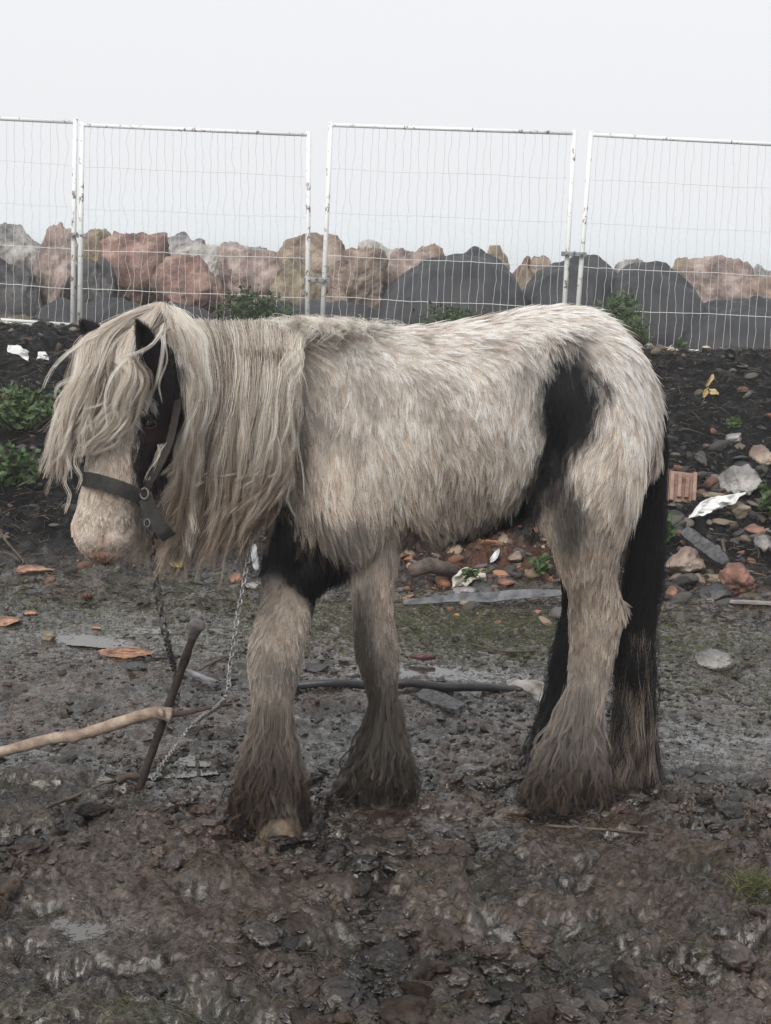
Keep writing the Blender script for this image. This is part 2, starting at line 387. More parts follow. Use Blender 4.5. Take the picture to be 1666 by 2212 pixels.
# still sea fog
hm = bpy.data.materials.new('fog'); hm.use_nodes = True; hnt = hm.node_tree; hnt.nodes.clear()
pv = N(hnt, 'ShaderNodeVolumePrincipled'); pv.inputs['Color'].default_value = (.97, .985, 1, 1); pv.inputs['Density'].default_value = .0030
pv.inputs['Anisotropy'].default_value = .2
ho = N(hnt, 'ShaderNodeOutputMaterial'); hnt.links.new(pv.outputs[0], ho.inputs['Volume'])
HAZE = MB().box((0, 1300, -5.3), (5400, 2700, 17)).build('haze', hm, None, False); tag(HAZE, kind='stuff')
# ------------------------------------------------------------------ boulders of the sea defence
def rock_verts(seed, sub, sx, sy, sz, rough=.09, planes=14, sharp=26, lo=.72, boxy=False):
    g = np.random.default_rng(seed); V, F = ICO[sub]
    nrm = g.normal(size=(planes, 3)); nrm /= np.linalg.norm(nrm, axis=1)[:, None]; h = g.uniform(lo, 1.0, planes)
    dd = np.clip(V@nrm.T, 1e-3, None)/h
    r = 1/(np.sum(dd**sharp, axis=1)**(1/sharp))
    r = np.minimum(r, 1/(np.sum(np.abs(V)**4, axis=1)**.25) if boxy else 1.12)
    P = V*r[:, None]
    n = fb3(P*2.2+seed*3.7+20, 5, .55); n2 = np.abs(fb3(P*5+seed, 3))
    P = P*(1+rough*n-rough*.5*n2+(.05*(1-3*np.abs(fb3(P*5+seed*2, 3)))+.02*fb3(P*16, 3) if boxy else 0))[:, None]
    P = P/np.abs(P).max(0)
    return P*np.array((sx, sy, sz)), F
def rock_mat(name, base, dark, light, scale=3.5):
    m = surf(name, dark, light, scale, .85, 1.0, 14, .25, c3=base, bdist=.06, detail=12)
    return m
ROCKS_M = {
 'grey': rock_mat('grey_stone', (.34, .325, .32), (.12, .12, .12), (.62, .59, .56)),
 'pale': rock_mat('pale_stone', (.55, .53, .5), (.3, .29, .28), (.75, .72, .69)),
 'pink': rock_mat('pink_granite', (.38, .295, .265), (.17, .135, .125), (.60, .50, .45)),
 'red': rock_mat('red_brown_stone', (.31, .195, .165), (.14, .095, .085), (.48, .345, .30)),
 'brown': rock_mat('brown_stone', (.33, .25, .205), (.14, .11, .095), (.54, .44, .36)),
 'tan': rock_mat('tan_stone', (.30, .25, .18), (.14, .115, .09), (.46, .38, .29)),
 'dark': rock_mat('dark_wet_stone', (.10, .10, .105), (.05, .05, .055), (.19, .18, .18)),
}
BOULDERS = [  # x0, x1, top, bottom, Y, material, label
 (-30, 80, 484, 600, 18.6, 'grey', 'grey boulder with pale streaks at the left end, atop a dark one'),
 (-40, 86, 552, 680, 17.6, 'dark', 'smooth dark boulder at the foot of the rock wall, left of the double post'),
 (80, 158, 487, 670, 18.0, 'pink', 'tall pinkish grey block standing upright just left of the double fence post'),
 (176, 262, 500, 640, 19.0, 'tan', 'pale buff boulder with a rounded top, left of the big peaked one'),
 (172, 248, 545, 670, 17.9, 'dark', 'dark grey boulder just right of the double fence post'),
 (232, 352, 478, 650, 18.3, 'red', 'largest red brown boulder, peaked and highest in the rock wall'),
 (335, 445, 506, 620, 19.2, 'grey', 'grey layered boulder right of the tall red peak'),
 (415, 480, 528, 600, 18.8, 'pale', 'whitish bleached boulder in the dip of the rock wall'),
 (343, 488, 556, 660, 17.7, 'red', 'low wide red boulder in front of the bleached one'),
 (452, 560, 512, 620, 19.4, 'grey', 'lilac grey boulder behind the broad pink one'),
 (485, 630, 514, 670, 18.2, 'pink', 'broad pink boulder behind the dark green bush'),
 (598, 728, 505, 610, 19.0, 'brown', 'orange brown boulder behind the clamped fence posts'),
 (590, 692, 560, 680, 17.9, 'tan', 'brown boulder low behind the bush and the left clamped post'),
 (700, 826, 537, 670, 18.0, 'brown', 'big square brown boulder right of the clamped posts'),
 (770, 850, 522, 600, 19.0, 'pale', 'speckled pale grey boulder perched behind the square brown one'),
 (822, 930, 534, 660, 18.5, 'pink', 'reddish boulder touching the left slope of the tallest black mound'),
 (885, 955, 529, 600, 19.4, 'brown', 'small pointed brown boulder left of the tallest black mound'),
 (1045, 1098, 533, 600, 19.2, 'tan', 'small yellowish boulder peeping over the tallest black mound'),
 (1100, 1155, 556, 640, 19.2, 'red', 'small dark red boulder in the gap between two black mounds'),
 (1108, 1160, 572, 650, 18.4, 'tan', 'pale buff slab in the gap, below the small dark red boulder'),
 (1140, 1205, 545, 640, 19.0, 'brown', 'brown boulder left of the posts near the horse rump'),
 (1285, 1328, 554, 620, 19.2, 'tan', 'small yellow brown boulder right of the leaning fence post'),
 (1335, 1385, 560, 630, 19.2, 'grey', 'small grey boulder behind the wrinkled black mound'),
 (1370, 1425, 565, 640, 19.7, 'tan', 'buff boulder just behind the top of the wrinkled black mound'),
 (1432, 1502, 559, 640, 19.4, 'tan', 'tan boulder right of the wrinkled black mound'),
 (1470, 1556, 566, 640, 19.0, 'grey', 'mid grey flat boulder between a tan and a pink one'),
 (1488, 1625, 556, 690, 18.3, 'pink', 'large pink boulder with a hump at the right of the rock wall'),
 (1595, 1680, 570, 640, 19.3, 'grey', 'grey boulder at the right end of the rock wall skyline'),
 (1570, 1720, 592, 700, 18.1, 'brown', 'brown boulder above the rightmost black sheeting'),
]
for i, (x0, x1, y0, y1, Yd, mt, lab) in enumerate(BOULDERS):
    y1 = y1+45
    c = at((x0+x1)/2, (y0+y1)/2, Yd)
    sx = (x1-x0)/2*Yd/FPX*1.2; sz = (y1-y0)/2*Yd/FPX*1.02; sy = min(.5, (sx+sz)/2*.9)
    V, F = rock_verts(100+i, 5, sx*1.08, sy, sz*1.03, .20, 15, 70, .62, True)
    o = mesh('boulder', V, F, ROCKS_M[mt]); o.location = c
    tag(o, lab, 'boulder', 'boulders of the sea defence')

# black sheeting mounds
def sheet_mat():
    m = surf('black_sheeting', (.018, .019, .023), (.042, .044, .05), 3, .6, .5, 40, .35, bdist=.01)
    return m
sheet_m = sheet_mat()
def mound(x0, x1, top, bot, Yd, pk, label, seed, skew=1.0, dep=.9):
    nxm, nym = 120, 90; A = at(x0, bot, Yd); B = at(x1, bot, Yd); H = (bot-top)*Yd/FPX
    u, v = np.meshgrid(np.linspace(0, 1, nxm), np.linspace(-1, 1, nym)); p = (pk-x0)/(x1-x0)
    k = np.where(u < p, u/p, (1-u)/(1-p)); prof = np.sqrt(np.clip(1-(1-k)**2, 0, 1))**(1.15*skew)
    wx = u*(B[0]-A[0])*2.2+seed; wy = v*dep*2.2
    wr = 1-np.abs(fb(wx+.6*fb(wx, wy, 2)+v*.8, wy*.6+seed, 2))*2
    cr = np.sqrt(np.clip(1-v**2, 0, 1))**.8
    z = A[2]-.15+(H+.15)*prof*cr+.06*(wr-.6)*np.clip(prof*1.5, 0, 1)*cr+.022*(1-np.abs(fb(wx*2.6+2, wy*1.4, 2))*3)*np.clip(prof*2, 0, 1)*cr
    z = z-(z.max()-(A[2]+H))*prof
    xx = A[0]+u*(B[0]-A[0])+.05*fb(wx*1.3, wy+8, 3); yy = Yd+v*dep
    V = np.stack([xx.ravel(), yy.ravel(), z.ravel()], 1)
    V2 = V.copy(); V2[:, 2] -= .012
    idx = np.arange(nxm*nym).reshape(nym, nxm); F = np.stack([idx[:-1, :-1], idx[:-1, 1:], idx[1:, 1:], idx[1:, :-1]], -1).reshape(-1, 4)
    o = mesh('black_sheeting', V, F, sheet_m); s = o.modifiers.new('s', 'SOLIDIFY'); s.thickness = .01
    tag(o, label, 'plastic sheeting', 'black sheeting over the spoil heaps')
mound(800, 1150, 527, 700, 17.2, 1005, 'tallest black sheeting mound, a smooth dome behind the horse back', 1)
mound(1110, 1345, 546, 700, 17.6, 1268, 'black sheeting mound behind the two posts near the horse rump', 5, .7)
mound(1290, 1530, 562, 735, 16.9, 1385, 'wrinkled black sheeting mound right of the leaning post and the bush', 9, .8)
mound(1440, 1800, 632, 745, 16.5, 1640, 'low black sheeting mound at the right edge', 13, .7)
mound(60, 480, 636, 720, 16.9, 230, 'low flat black sheeting under the red boulders, left of the bush', 17, .35, .5)
mound(470, 860, 640, 720, 16.9, 700, 'low flat black sheeting behind the dark green bush and clamped posts', 21, .35, .5)

# ------------------------------------------------------------------ mesh fence panels
FY = 15.6
def fence_mat():
    m, nt, p = mat_new('flaking_white_paint')
    tc = N(nt, 'ShaderNodeTexCoord'); mp = N(nt, 'ShaderNodeMapping'); mp.inputs['Scale'].default_value = (9, 9, 5)
    nt.links.new(tc.outputs['Object'], mp.inputs[0])
    n = N(nt, 'ShaderNodeTexNoise'); n.inputs['Scale'].default_value = 2.2; n.inputs['Detail'].default_value = 9; n.inputs['Roughness'].default_value = .75
    nt.links.new(mp.outputs[0], n.inputs['Vector'])
    cr = N(nt, 'ShaderNodeValToRGB'); e = cr.color_ramp.elements
    e[0].position = .37; e[0].color = (.09, .1, .12, 1); e[1].position = .44; e[1].color = (.72, .75, .75, 1)
    q = e.new(.405); q.color = (.25, .17, .12, 1)
    nt.links.new(n.outputs[0], cr.inputs[0]); nt.links.new(cr.outputs[0], p.inputs['Base Color']); p.inputs['Roughness'].default_value = .5
    return m
FM = fence_mat(); WM = surf('galvanised_wire', (.52, .54, .53), (.68, .69, .66), 30, .45, .1, 60, .5)
def fence_panel(tl, tr, bl, br, label, nw, seed, left_post=True, yoff=0):
    g = np.random.default_rng(seed); Y_ = FY+yoff
    TL, TR, BL, BR = [at(*p, Y_) for p in (tl, tr, bl, br)]
    root = empty('mesh_fence', label, 'fence', 'white mesh fence panels', loc=tuple(BL))
    for A, B in ((TL, BL), (TR, BR)):
        MB().tube([A+np.array((0, 0, .03)), A*.5+B*.5, B+np.array((0, 0, -.06))], .024, 10).build('post', FM, root)
    MB().tube([TL, TR], .019, 10).build('top_rail', FM, root)
    MB().tube([BL+np.array((0, 0, .02)), BR+np.array((0, 0, .02))], .016, 8).build('bottom_rail', FM, root)
    mb = MB(); ns = 26
    for i in range(1, nw):
        u = i/nw+g.normal()*.0025; wob = g.uniform(.1, 1.0)**2*(.022 if seed == 2 else .011)*(1.2 if g.random() < .4 else .5); ph = g.uniform(0, 9); P = []
        for k in range(ns+1):
            v = k/ns; T = TL*(1-u)+TR*u; B = BL*(1-u)+BR*u
            p = T*(1-v)+B*v; w = wob*(math.sin(v*9+ph)+.8*math.sin(v*23+ph*2.3)+.5*math.sin(v*41+ph*1.3))+.004*g.normal()
            p = p+np.array((w, .5*w, 0)); P.append(p)
        mb.tube(P, .0018, 4, False)
    for v in (.205, .41, .615, .81):
        P = []; ph = g.uniform(0, 9)
        for k in range(31):
            u = k/30; p = (TL*(1-u)+TR*u)*(1-v)+(BL*(1-u)+BR*u)*v; p = p+np.array((0, -.004, .004*math.sin(u*11+ph)+.002*g.normal())); P.append(p)
        mb.tube(P, .0032 if v > .5 else .002, 5, False)
    mb.build('wire_mesh', WM, root)
    return root
fence_panel((-340, 240), (163, 264), (-330, 672), (157, 706), 'mesh fence panel at the left edge, ending at the double post', 27, 1)
fence_panel((178, 270), (667, 291), (172, 705), (664, 724), 'mesh fence panel with wavy wires behind the horse head', 30, 2, yoff=-.05)
fence_panel((715, 270), (1241, 288), (695, 726), (1214, 752), 'leaning mesh fence panel behind the horse back, standing alone between two gaps', 30, 3)
fence_panel((1277, 291), (1790, 318), (1242, 752), (1770, 775), 'mesh fence panel at the right edge behind the horse rump', 30, 4)
CL = surf('zinc_clamp', (.16, .17, .18), (.34, .35, .35), 30, .5, .3, 60, .5, metallic=.6)
def clamp(px0, px1, py, label):
    A = at(px0, py, FY-.05); B = at(px1, py, FY-.05)
    root = empty('fence_clamp', label, 'clamp', 'clamps joining fence posts', loc=tuple(A))
    b = MB().box((A+B)/2, (B[0]-A[0]+.1, .03, .045)).build('plate', CL, root, False); bevel(b, .006)
    for P in (A, B): MB().tube([P+np.array((0, -.03, 0)), P+np.array((0, .1, 0))], .012, 8).build('bolt', CL, root)
    MB().tube([(A+B)/2+np.array((0, -.035, .0)), (A+B)/2+np.array((0, -.05, .03))], .008, 6).build('nut', CL, root)
clamp(668, 702, 605, 'flat grey clamp bridging the gap left of the square brown boulder')
clamp(1224, 1256, 549, 'clamp joining the two posts above the horse rump')
clamp(160, 176, 508, 'clamp round the double post at the left')
# ------------------------------------------------------------------ the cob
HG = {}
def crom(P, k=8):
    P = np.asarray(P, float); n = len(P); out = []
    for i in range(n-1):
        p0 = P[max(i-1, 0)]; p1 = P[i]; p2 = P[i+1]; p3 = P[min(i+2, n-1)]
        for j in range(k):
            t = j/k; out.append(.5*((2*p1)+(-p0+p2)*t+(2*p0-5*p1+4*p2-p3)*t*t+(-p0+3*p1-3*p2+p3)*t**3))
    out.append(P[-1]); return np.array(out)
def limb(mb, nodes, n=20):
    """nodes: (px, py, Y, half width in px across the limb, half width in m along the view)"""
    Q = crom([list(at(a, b, c))+[ra*c/FPX, rb] for a, b, c, ra, rb in nodes], 8)
    P, ra, rb = Q[:, :3], np.clip(Q[:, 3], .01, 9), np.clip(Q[:, 4], .01, 9)
    m = len(P); T = np.gradient(P, axis=0); T /= np.linalg.norm(T, axis=1)[:, None]
    ring = []
    th = np.linspace(0, 2*math.pi, n, endpoint=False)
    def frame(t):
        d = np.array((0, 1., 0)); d = d-t*(d@t); d /= np.linalg.norm(d); return d, np.cross(t, d)
    ext = []
    for s, e in ((-1, 0), (1, m-1)):       # rounded caps
        for q in (.35, .7, .92, .995): ext.append((e, s, q))
    seq = [(0, -1, q) for q in (.995, .92, .7, .35)]+[(i, 0, 0) for i in range(m)]+[(m-1, 1, q) for q in (.35, .7, .92, .995)]
    for i, s, q in seq:
        d, nn = frame(T[i]); sc = math.sqrt(1-q*q); rr = min(ra[i], rb[i])
        c = P[i]+T[i]*s*q*rr
        ring.append(c+np.outer(np.cos(th), nn)*ra[i]*sc+np.outer(np.sin(th), d)*rb[i]*sc)
    V = np.concatenate(ring); F = []
    k = len(ring)
    for i in range(k-1):
        for j in range(n): F.append((i*n+j, i*n+(j+1) % n, (i+1)*n+(j+1) % n, (i+1)*n+j))
    F += [tuple(range(n))[::-1], tuple((k-1)*n+j for j in range(n))]
    mb.add(V, F)
def blob(mb, px, py, Y, rx, ry, rz, rot=0):
    V, F = ICO[4]; c = at(px, py, Y); s = Y/FPX
    cr, sr = math.cos(rot), math.sin(rot)
    X_ = V[:, 0]*rx*s; Z_ = V[:, 2]*ry*s
    P = c+np.outer(X_*cr-Z_*sr, cCR)+np.outer(X_*sr+Z_*cr, cCU)+np.outer(V[:, 1]*rz, (0, 1, 0))
    mb.add(P, F)
def trunk(mb, rows, n=32):
    Q = crom([(x, t, b, Yc, hw) for x, t, b, Yc, hw in rows], 8); th = np.linspace(0, 2*math.pi, n, endpoint=False)
    ring = []
    for x, t, b, Yc, hw in Q:
        c, s = np.cos(th), np.sin(th)
        yy = (t+b)/2-(b-t)/2*c; Yv = Yc+hw*np.sign(s)*np.abs(s)**.85
        ring.append(at(np.full(n, x), yy, Yv))
    V = np.concatenate(ring); F = []; k = len(ring)
    for i in range(k-1):
        for j in range(n): F.append((i*n+j, i*n+(j+1) % n, (i+1)*n+(j+1) % n, (i+1)*n+j))
    F += [tuple(range(n))[::-1], tuple((k-1)*n+j for j in range(n))]
    mb.add(V, F)
def footY(px, py):   # where on the ground a foot that shows at (px, py) stands
    return gp(px, py).y
YA, YB, YC, YE = 4.02, footY(815, 1728), footY(1215, 1752), 4.50
print('YBC', YB, YC); print('feet', YA, YB, YC, footY(590, 1800))
M_ = MB()
trunk(M_, [(585, 900, 1190, 4.36, .10), (640, 790, 1240, 4.37, .17), (700, 715, 1250, 4.37, .205), (780, 702, 1225, 4.36, .23), (860, 705, 1190, 4.36, .255), (950, 700, 1168, 4.36, .275),
           (1050, 684, 1140, 4.36, .28), (1130, 668, 1112, 4.36, .265), (1200, 662, 1085, 4.36, .25), (1270, 668, 1070, 4.36, .245),
           (1330, 700, 1060, 4.36, .225), (1385, 765, 1040, 4.36, .18), (1425, 850, 990, 4.36, .11)])
# neck
limb(M_, [(770, 900, 4.35, 175, .16), (680, 900, 4.33, 190, .15), (590, 875, 4.28, 165, .135), (510, 835, 4.22, 130, .115), (440, 790, 4.15, 100, .10), (385, 765, 4.10, 75, .09)])
blob(M_, 620, 800, 4.30, 60, 95, .10)
# shoulder and near fore leg
blob(M_, 740, 1010, 4.24, 95, 190, .115, .25)
blob(M_, 640, 1110, 4.34, 62, 95, .16)
blob(M_, 665, 1205, 4.36, 62, 75, .13)
LB = [(810, 1060, YB+.10, 85, .10), (815, 1160, YB+.09, 66, .095), (806, 1240, YB+.07, 53, .075), (806, 1320, YB+.04, 44, .058), (814, 1400, YB+.02, 48, .057), (822, 1450, YB+.01, 41, .048),
      (829, 1520, YB, 32, .034), (833, 1590, YB, 32, .036), (828, 1640, YB, 41, .048), (820, 1690, YB-.01, 44, .055)]
limb(M_, LB)
LA = [(650, 1140, 4.44, 66, .09), (630, 1230, 4.40, 66, .078), (623, 1300, 4.32, 59, .066), (604, 1370, 4.24, 59, .062), (594, 1425, 4.19, 60, .064), (591, 1480, 4.15, 50, .052), (584, 1560, 4.11, 41, .040), (584, 1630, 4.07, 46, .045),
      (590, 1690, 4.05, 52, .055), (600, 1735, 4.03, 50, .06)]
limb(M_, LA)
# near hind leg
LC = [(1290, 800, 4.25, 90, .12), (1288, 930, 4.21, 112, .125), (1278, 1040, 4.19, 112, .12), (1268, 1120, 4.19, 92, .11), (1268, 1190, 4.20, 76, .09), (1280, 1260, 4.22, 58, .07), (1287, 1320, 4.24, 60, .06),
      (1284, 1380, YC+.03, 55, .054), (1274, 1450, YC+.02, 48, .045), (1264, 1530, YC, 42, .042), (1248, 1600, YC, 40, .042), (1232, 1650, YC, 46, .05), (1218, 1705, YC-.01, 50, .055)]
limb(M_, LC)
blob(M_, 1338, 1318, YC+.07, 20, 34, .03, .1)
blob(M_, 1200, 1060, 4.22, 60, 90, .08, -.1)
# far hind leg
LE = [(1330, 850, 4.47, 95, .11), (1310, 1000, 4.50, 105, .11), (1270, 1120, 4.52, 85, .10), (1262, 1220, 4.52, 58, .08), (1262, 1310, YE+.04, 48, .06), (1240, 1390, YE+.02, 42, .05), (1222, 1470, YE, 36, .04), (1205, 1550, YE, 34, .04), (1196, 1620, YE, 38, .045), (1190, 1670, YE, 42, .05)]
limb(M_, LE)
# head
limb(M_, [(372, 765, 4.08, 82, .10), (335, 800, 4.04, 84, .105), (300, 870, 4.00, 86, .10), (272, 950, 3.97, 78, .092), (250, 1030, 3.945, 69, .082), (236, 1090, 3.93, 66, .075), (228, 1135, 3.92, 70, .072), (226, 1165, 3.915, 62, .062)])
blob(M_, 345, 905, 4.03, 52, 92, .095, .12)
blob(M_, 315, 1000, 4.0, 44, 80, .07, .25)
blob(M_, 262, 1140, 3.93, 42, 50, .06, 0)
blob(M_, 190, 1140, 3.93, 36, 48, .055, 0)
blob(M_, 232, 1176, 3.925, 66, 34, .062, 0)
blob(M_, 232, 1150, 3.90, 58, 40, .05, 0)
blob(M_, 322, 893, 3.95, 26, 16, .03, .5)
blob(M_, 300, 1040, 3.96, 22, 60, .045, .3)
tmp = M_.build('tmp_body', None)
rm = tmp.modifiers.new('r', 'REMESH'); rm.mode = 'VOXEL'; rm.voxel_size = .0105
s1 = tmp.modifiers.new('s', 'SMOOTH'); s1.factor = .5; s1.iterations = 16
dg = bpy.context.evaluated_depsgraph_get(); ev = tmp.evaluated_get(dg); bmesh_ = bpy.data.meshes.new_from_object(ev)
bpy.data.objects.remove(tmp)
nv = len(bmesh_.vertices); BV = np.empty(nv*3); bmesh_.vertices.foreach_get('co', BV); BV = BV.reshape(-1, 3)
# muscle and bone relief, nostrils, mouth
bx, by = proj(BV)
bmesh_.calc_loop_triangles(); nt_ = len(bmesh_.loop_triangles); TR = np.empty(nt_*3, int); bmesh_.loop_triangles.foreach_get('vertices', TR); TR = TR.reshape(-1, 3)
BN = np.zeros((nv, 3)); e1 = BV[TR[:, 1]]-BV[TR[:, 0]]; e2 = BV[TR[:, 2]]-BV[TR[:, 0]]; fn = np.cross(e1, e2)
for k in range(3): np.add.at(BN, TR[:, k], fn)
BN /= np.linalg.norm(BN, axis=1)[:, None]+1e-12
def dent(px, py, rx, ry, amt, rot=0, front=True):
    global BV
    dx, dy = bx-px, by-py; c, s = math.cos(rot), math.sin(rot)
    u = (dx*c+dy*s)/rx; v = (-dx*s+dy*c)/ry; k = np.exp(-(u*u+v*v))
    if front: k = k*(BN[:, 1] < .2)
    BV = BV+BN*(k*amt)[:, None]
dent(1200, 1000, 22, 150, -.025, -.08); dent(1215, 735, 50, 28, .018); dent(1235, 800, 34, 50, -.015)
dent(860, 1000, 25, 170, -.012, -.1); dent(900, 1165, 30, 40, -.02)
dent(640, 1060, 30, 120, -.015)
dent(1255, 1290, 12, 60, -.006); dent(1325, 1250, 10, 60, -.008)
dent(222, 1160, 8, 18, -.009); dent(188, 1162, 18, 16, .008); dent(254, 1164, 20, 18, .009); dent(270, 1148, 5, 12, -.010, .3)
dent(228, 1192, 52, 3.5, -.010)
dent(321, 912, 15, 8, -.008, .35); dent(316, 896, 20, 7, .006, .4)
dent(345, 960, 10, 60, -.006, .35)
bmesh_.vertices.foreach_set('co', BV.astype(np.float32).ravel()); bmesh_.update()
BN[:] = 0; e1 = BV[TR[:, 1]]-BV[TR[:, 0]]; e2 = BV[TR[:, 2]]-BV[TR[:, 0]]; fn = np.cross(e1, e2)
for k in range(3): np.add.at(BN, TR[:, k], fn)
BN /= np.linalg.norm(BN, axis=1)[:, None]+1e-12
TA = np.linalg.norm(fn, axis=1)/2

# ---- coat colours, by place on the horse
LIGHT = np.array((.88, .83, .785)); CREAM = np.array((.80, .71, .625)); TANC = np.array((.42, .335, .265)); BLK = np.array((.0095, .009, .011)); GREY = np.array((.17, .16, .155)); DIRT = np.array((.11, .095, .082)); MUDC = np.array((.075, .062, .053))
def inpoly(px, py, poly, soft):
    """signed soft membership in a polygon, in photo units"""
    poly = np.array(poly, float); n = len(poly); inside = np.zeros(len(px), bool); dm = np.full(len(px), 1e9)
    for i in range(n):
        a, b = poly[i], poly[(i+1) % n]
        cond = ((a[1] > py) != (b[1] > py)) & (px < (b[0]-a[0])*(py-a[1])/(b[1]-a[1]+1e-9)+a[0]); inside ^= cond
        ab = b-a; t = np.clip(((px-a[0])*ab[0]+(py-a[1])*ab[1])/(ab@ab+1e-9), 0, 1)
        dm = np.minimum(dm, np.hypot(px-a[0]-t*ab[0], py-a[1]-t*ab[1]))
    sd = np.where(inside, dm, -dm); return sst(-soft, soft, sd)
P_CHEST = [(545, 1130), (585, 1105), (600, 1075), (640, 1100), (650, 1135), (690, 1150), (730, 1165), (762, 1200), (768, 1240), (742, 1275), (728, 1320), (690, 1330), (640, 1275), (600, 1245), (540, 1240), (500, 1180)]
P_SPOT = [(690, 1110), (730, 1125), (765, 1185), (735, 1185), (705, 1150)]
P_FLANK = [(1192, 775), (1225, 765), (1265, 775), (1285, 800), (1300, 850), (1290, 915), (1255, 960), (1222, 1000), (1200, 1050), (1172, 1100), (1140, 1135), (1070, 1195), (960, 1225), (990, 1140), (1050, 1122), (1110, 1088), (1148, 1040), (1160, 950), (1163, 850), (1172, 780)]
P_STIF = [(1190, 1020), (1235, 1010), (1262, 1060), (1262, 1130), (1245, 1185), (1205, 1170), (1180, 1100)]
P_EYE = [(292, 1040), (286, 985), (292, 940), (300, 905), (322, 870), (318, 800), (290, 700), (340, 680), (375, 740), (425, 840), (400, 905), (385, 960), (375, 1010), (330, 1075), (308, 1075)]
SOFT = [  # x, y, rx, ry, amount, colour
 (1120, 800, 45, 60, .55, GREY), (790, 835, 75, 45, .35, GREY), (955, 920, 45, 60, .35, GREY), (985, 1060, 40, 40, .35, GREY), (1040, 1045, 50, 60, .2, TANC), (800, 700, 45, 22, .55, GREY), (770, 1110, 60, 50, .25, GREY),
 (1228, 752, 48, 36, 1.0, GREY*.8), (690, 800, 30, 60, .25, TANC), (900, 1010, 60, 80, .15, TANC), (930, 1150, 70, 45, .35, TANC), (1240, 1090, 45, 90, .35, GREY),
 (920, 1185, 60, 35, .6, GREY), (1170, 1170, 30, 80, .55, TANC), (1195, 1280, 26, 90, .6, TANC), (1215, 1350, 20, 60, .5, GREY), (1262, 1390, 22, 35, .45, TANC), (1245, 1560, 26, 50, .6, GREY), (1240, 1590, 60, 90, .7, DIRT*1.2), (1225, 1300, 22, 60, .55, np.array((.16, .12, .105))), (1240, 1400, 26, 30, .5, np.array((.2, .155, .13))), (1258, 1450, 26, 30, .45, GREY), (1290, 1480, 25, 50, .3, TANC),
 (592, 1435, 40, 50, .8, GREY*1.1), (640, 1480, 28, 80, .5, GREY), (590, 1540, 60, 60, .5, TANC), (585, 1590, 60, 100, .8, DIRT*1.1), (625, 1310, 60, 60, .55, CREAM*.72), (560, 1250, 30, 60, .5, DIRT),
 (785, 1370, 34, 110, .95, DIRT*.6), (805, 1500, 36, 130, .98, DIRT*.4), (850, 1520, 34, 110, .75, DIRT*.8), (850, 1330, 25, 60, .3, TANC), (825, 1620, 60, 60, .95, DIRT*.45),
 (228, 1210, 50, 9, .9, np.array((.07, .045, .035))), (212, 1194, 38, 9, .85, np.array((.24, .115, .08))), (222, 1160, 8, 15, .8, np.array((.22, .13, .10))), (160, 1140, 10, 30, .4, np.array((.7, .5, .45))), (250, 1075, 60, 20, .3, TANC), (275, 1020, 40, 40, .3, TANC), (300, 1120, 26, 60, .5, DIRT*1.6),
 (330, 1130, 60, 60, .6, DIRT), (330, 1190, 60, 60, .6, TANC)]
def coat_col(px, py, P, jit):
    """px, py already jittered; jit: random per lock"""
    n = len(px); nz = fb3(P*7, 4); nz2 = fb3(P*24+9, 3)
    q = px+26*nz+12*nz2; r = py+26*fb3(P*7+31, 3)
    c = np.tile(LIGHT, (n, 1))
    def mixc(k, col):
        nonlocal c
        c = c+(col-c)*np.clip(k, 0, 1)[:, None]
    mixc(sst(760, 1060, r+60*nz)*.8, CREAM)
    mixc(sst(1020, 1200, r)*.5, TANC)
    mixc(sst(.0, .45, fb3(P*4+77, 3))*.22, TANC)
    face_ = (px < 400) & (py < 1235)
    mixc(np.where(face_, 0, sst(.02, .42, nz)*.55), GREY*1.4)
    mixc(np.where(face_, 0, sst(.1, .5, fb3(P*13+60, 3))*.4), DIRT*1.8)
    mixc(sst(1220, 1420, r)*.3, GREY*2.)
    mixc(sst(660, 560, q)*sst(1000, 800, r)*.2, TANC)
    for x, y, rx, ry, am, col in SOFT: mixc(np.exp(-((q-x)/rx)**2-((r-y)/ry)**2)*am*1.15, col)
    qf = q+14*fb3(P*40, 2); rf = r+14*fb3(P*40+8, 2); mixc(inpoly(qf, rf, P_FLANK, 22), BLK*1.4); mixc(inpoly(q, r, P_STIF, 24)*.75, BLK*2)
    mixc(inpoly(q, r, P_CHEST, 16), BLK*1.3); mixc(inpoly(q, r, P_SPOT, 14)*.6, BLK*2)
    qe = px+6*nz2; re = py+6*nz
    mixc(inpoly(qe, re, P_EYE, 7), np.array((.030, .024, .027)))
    mixc(np.exp(-((qe-338)/22)**2-((re-930)/18)**2)*.8, np.array((.10, .055, .042)))
    mixc(np.exp(-((px-190)/22)**4-((py-1165)/20)**4)*.8, np.array((.66, .585, .54))); mixc(np.exp(-((px-254)/22)**4-((py-1165)/20)**4)*.8, np.array((.62, .55, .51)))
    # hidden side of the hind leg and everything beyond the middle line near the far hock is black
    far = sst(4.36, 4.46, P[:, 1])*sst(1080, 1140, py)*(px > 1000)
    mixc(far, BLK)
    mixc(sst(1630, 1720, r)*.8, MUDC)
    return c*(1+jit[:, None])
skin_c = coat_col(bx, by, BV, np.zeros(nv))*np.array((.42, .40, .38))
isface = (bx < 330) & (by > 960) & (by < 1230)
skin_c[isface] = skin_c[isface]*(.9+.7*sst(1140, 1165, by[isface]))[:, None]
skin_mat, snt2, sp2 = mat_new('horse_skin')
aa = N(snt2, 'ShaderNodeAttribute'); aa.attribute_name = 'col'; snt2.links.new(aa.outputs['Color'], sp2.inputs['Base Color']); sp2.inputs['Roughness'].default_value = .75; sp2.inputs['Specular IOR Level'].default_value = .2
horse = empty('horse', 'shaggy piebald cob with long cream mane, standing side-on in the mud', 'horse', loc=(0.3, 4.3, 0))
body = bpy.data.objects.new('body', bmesh_); link(body, horse)
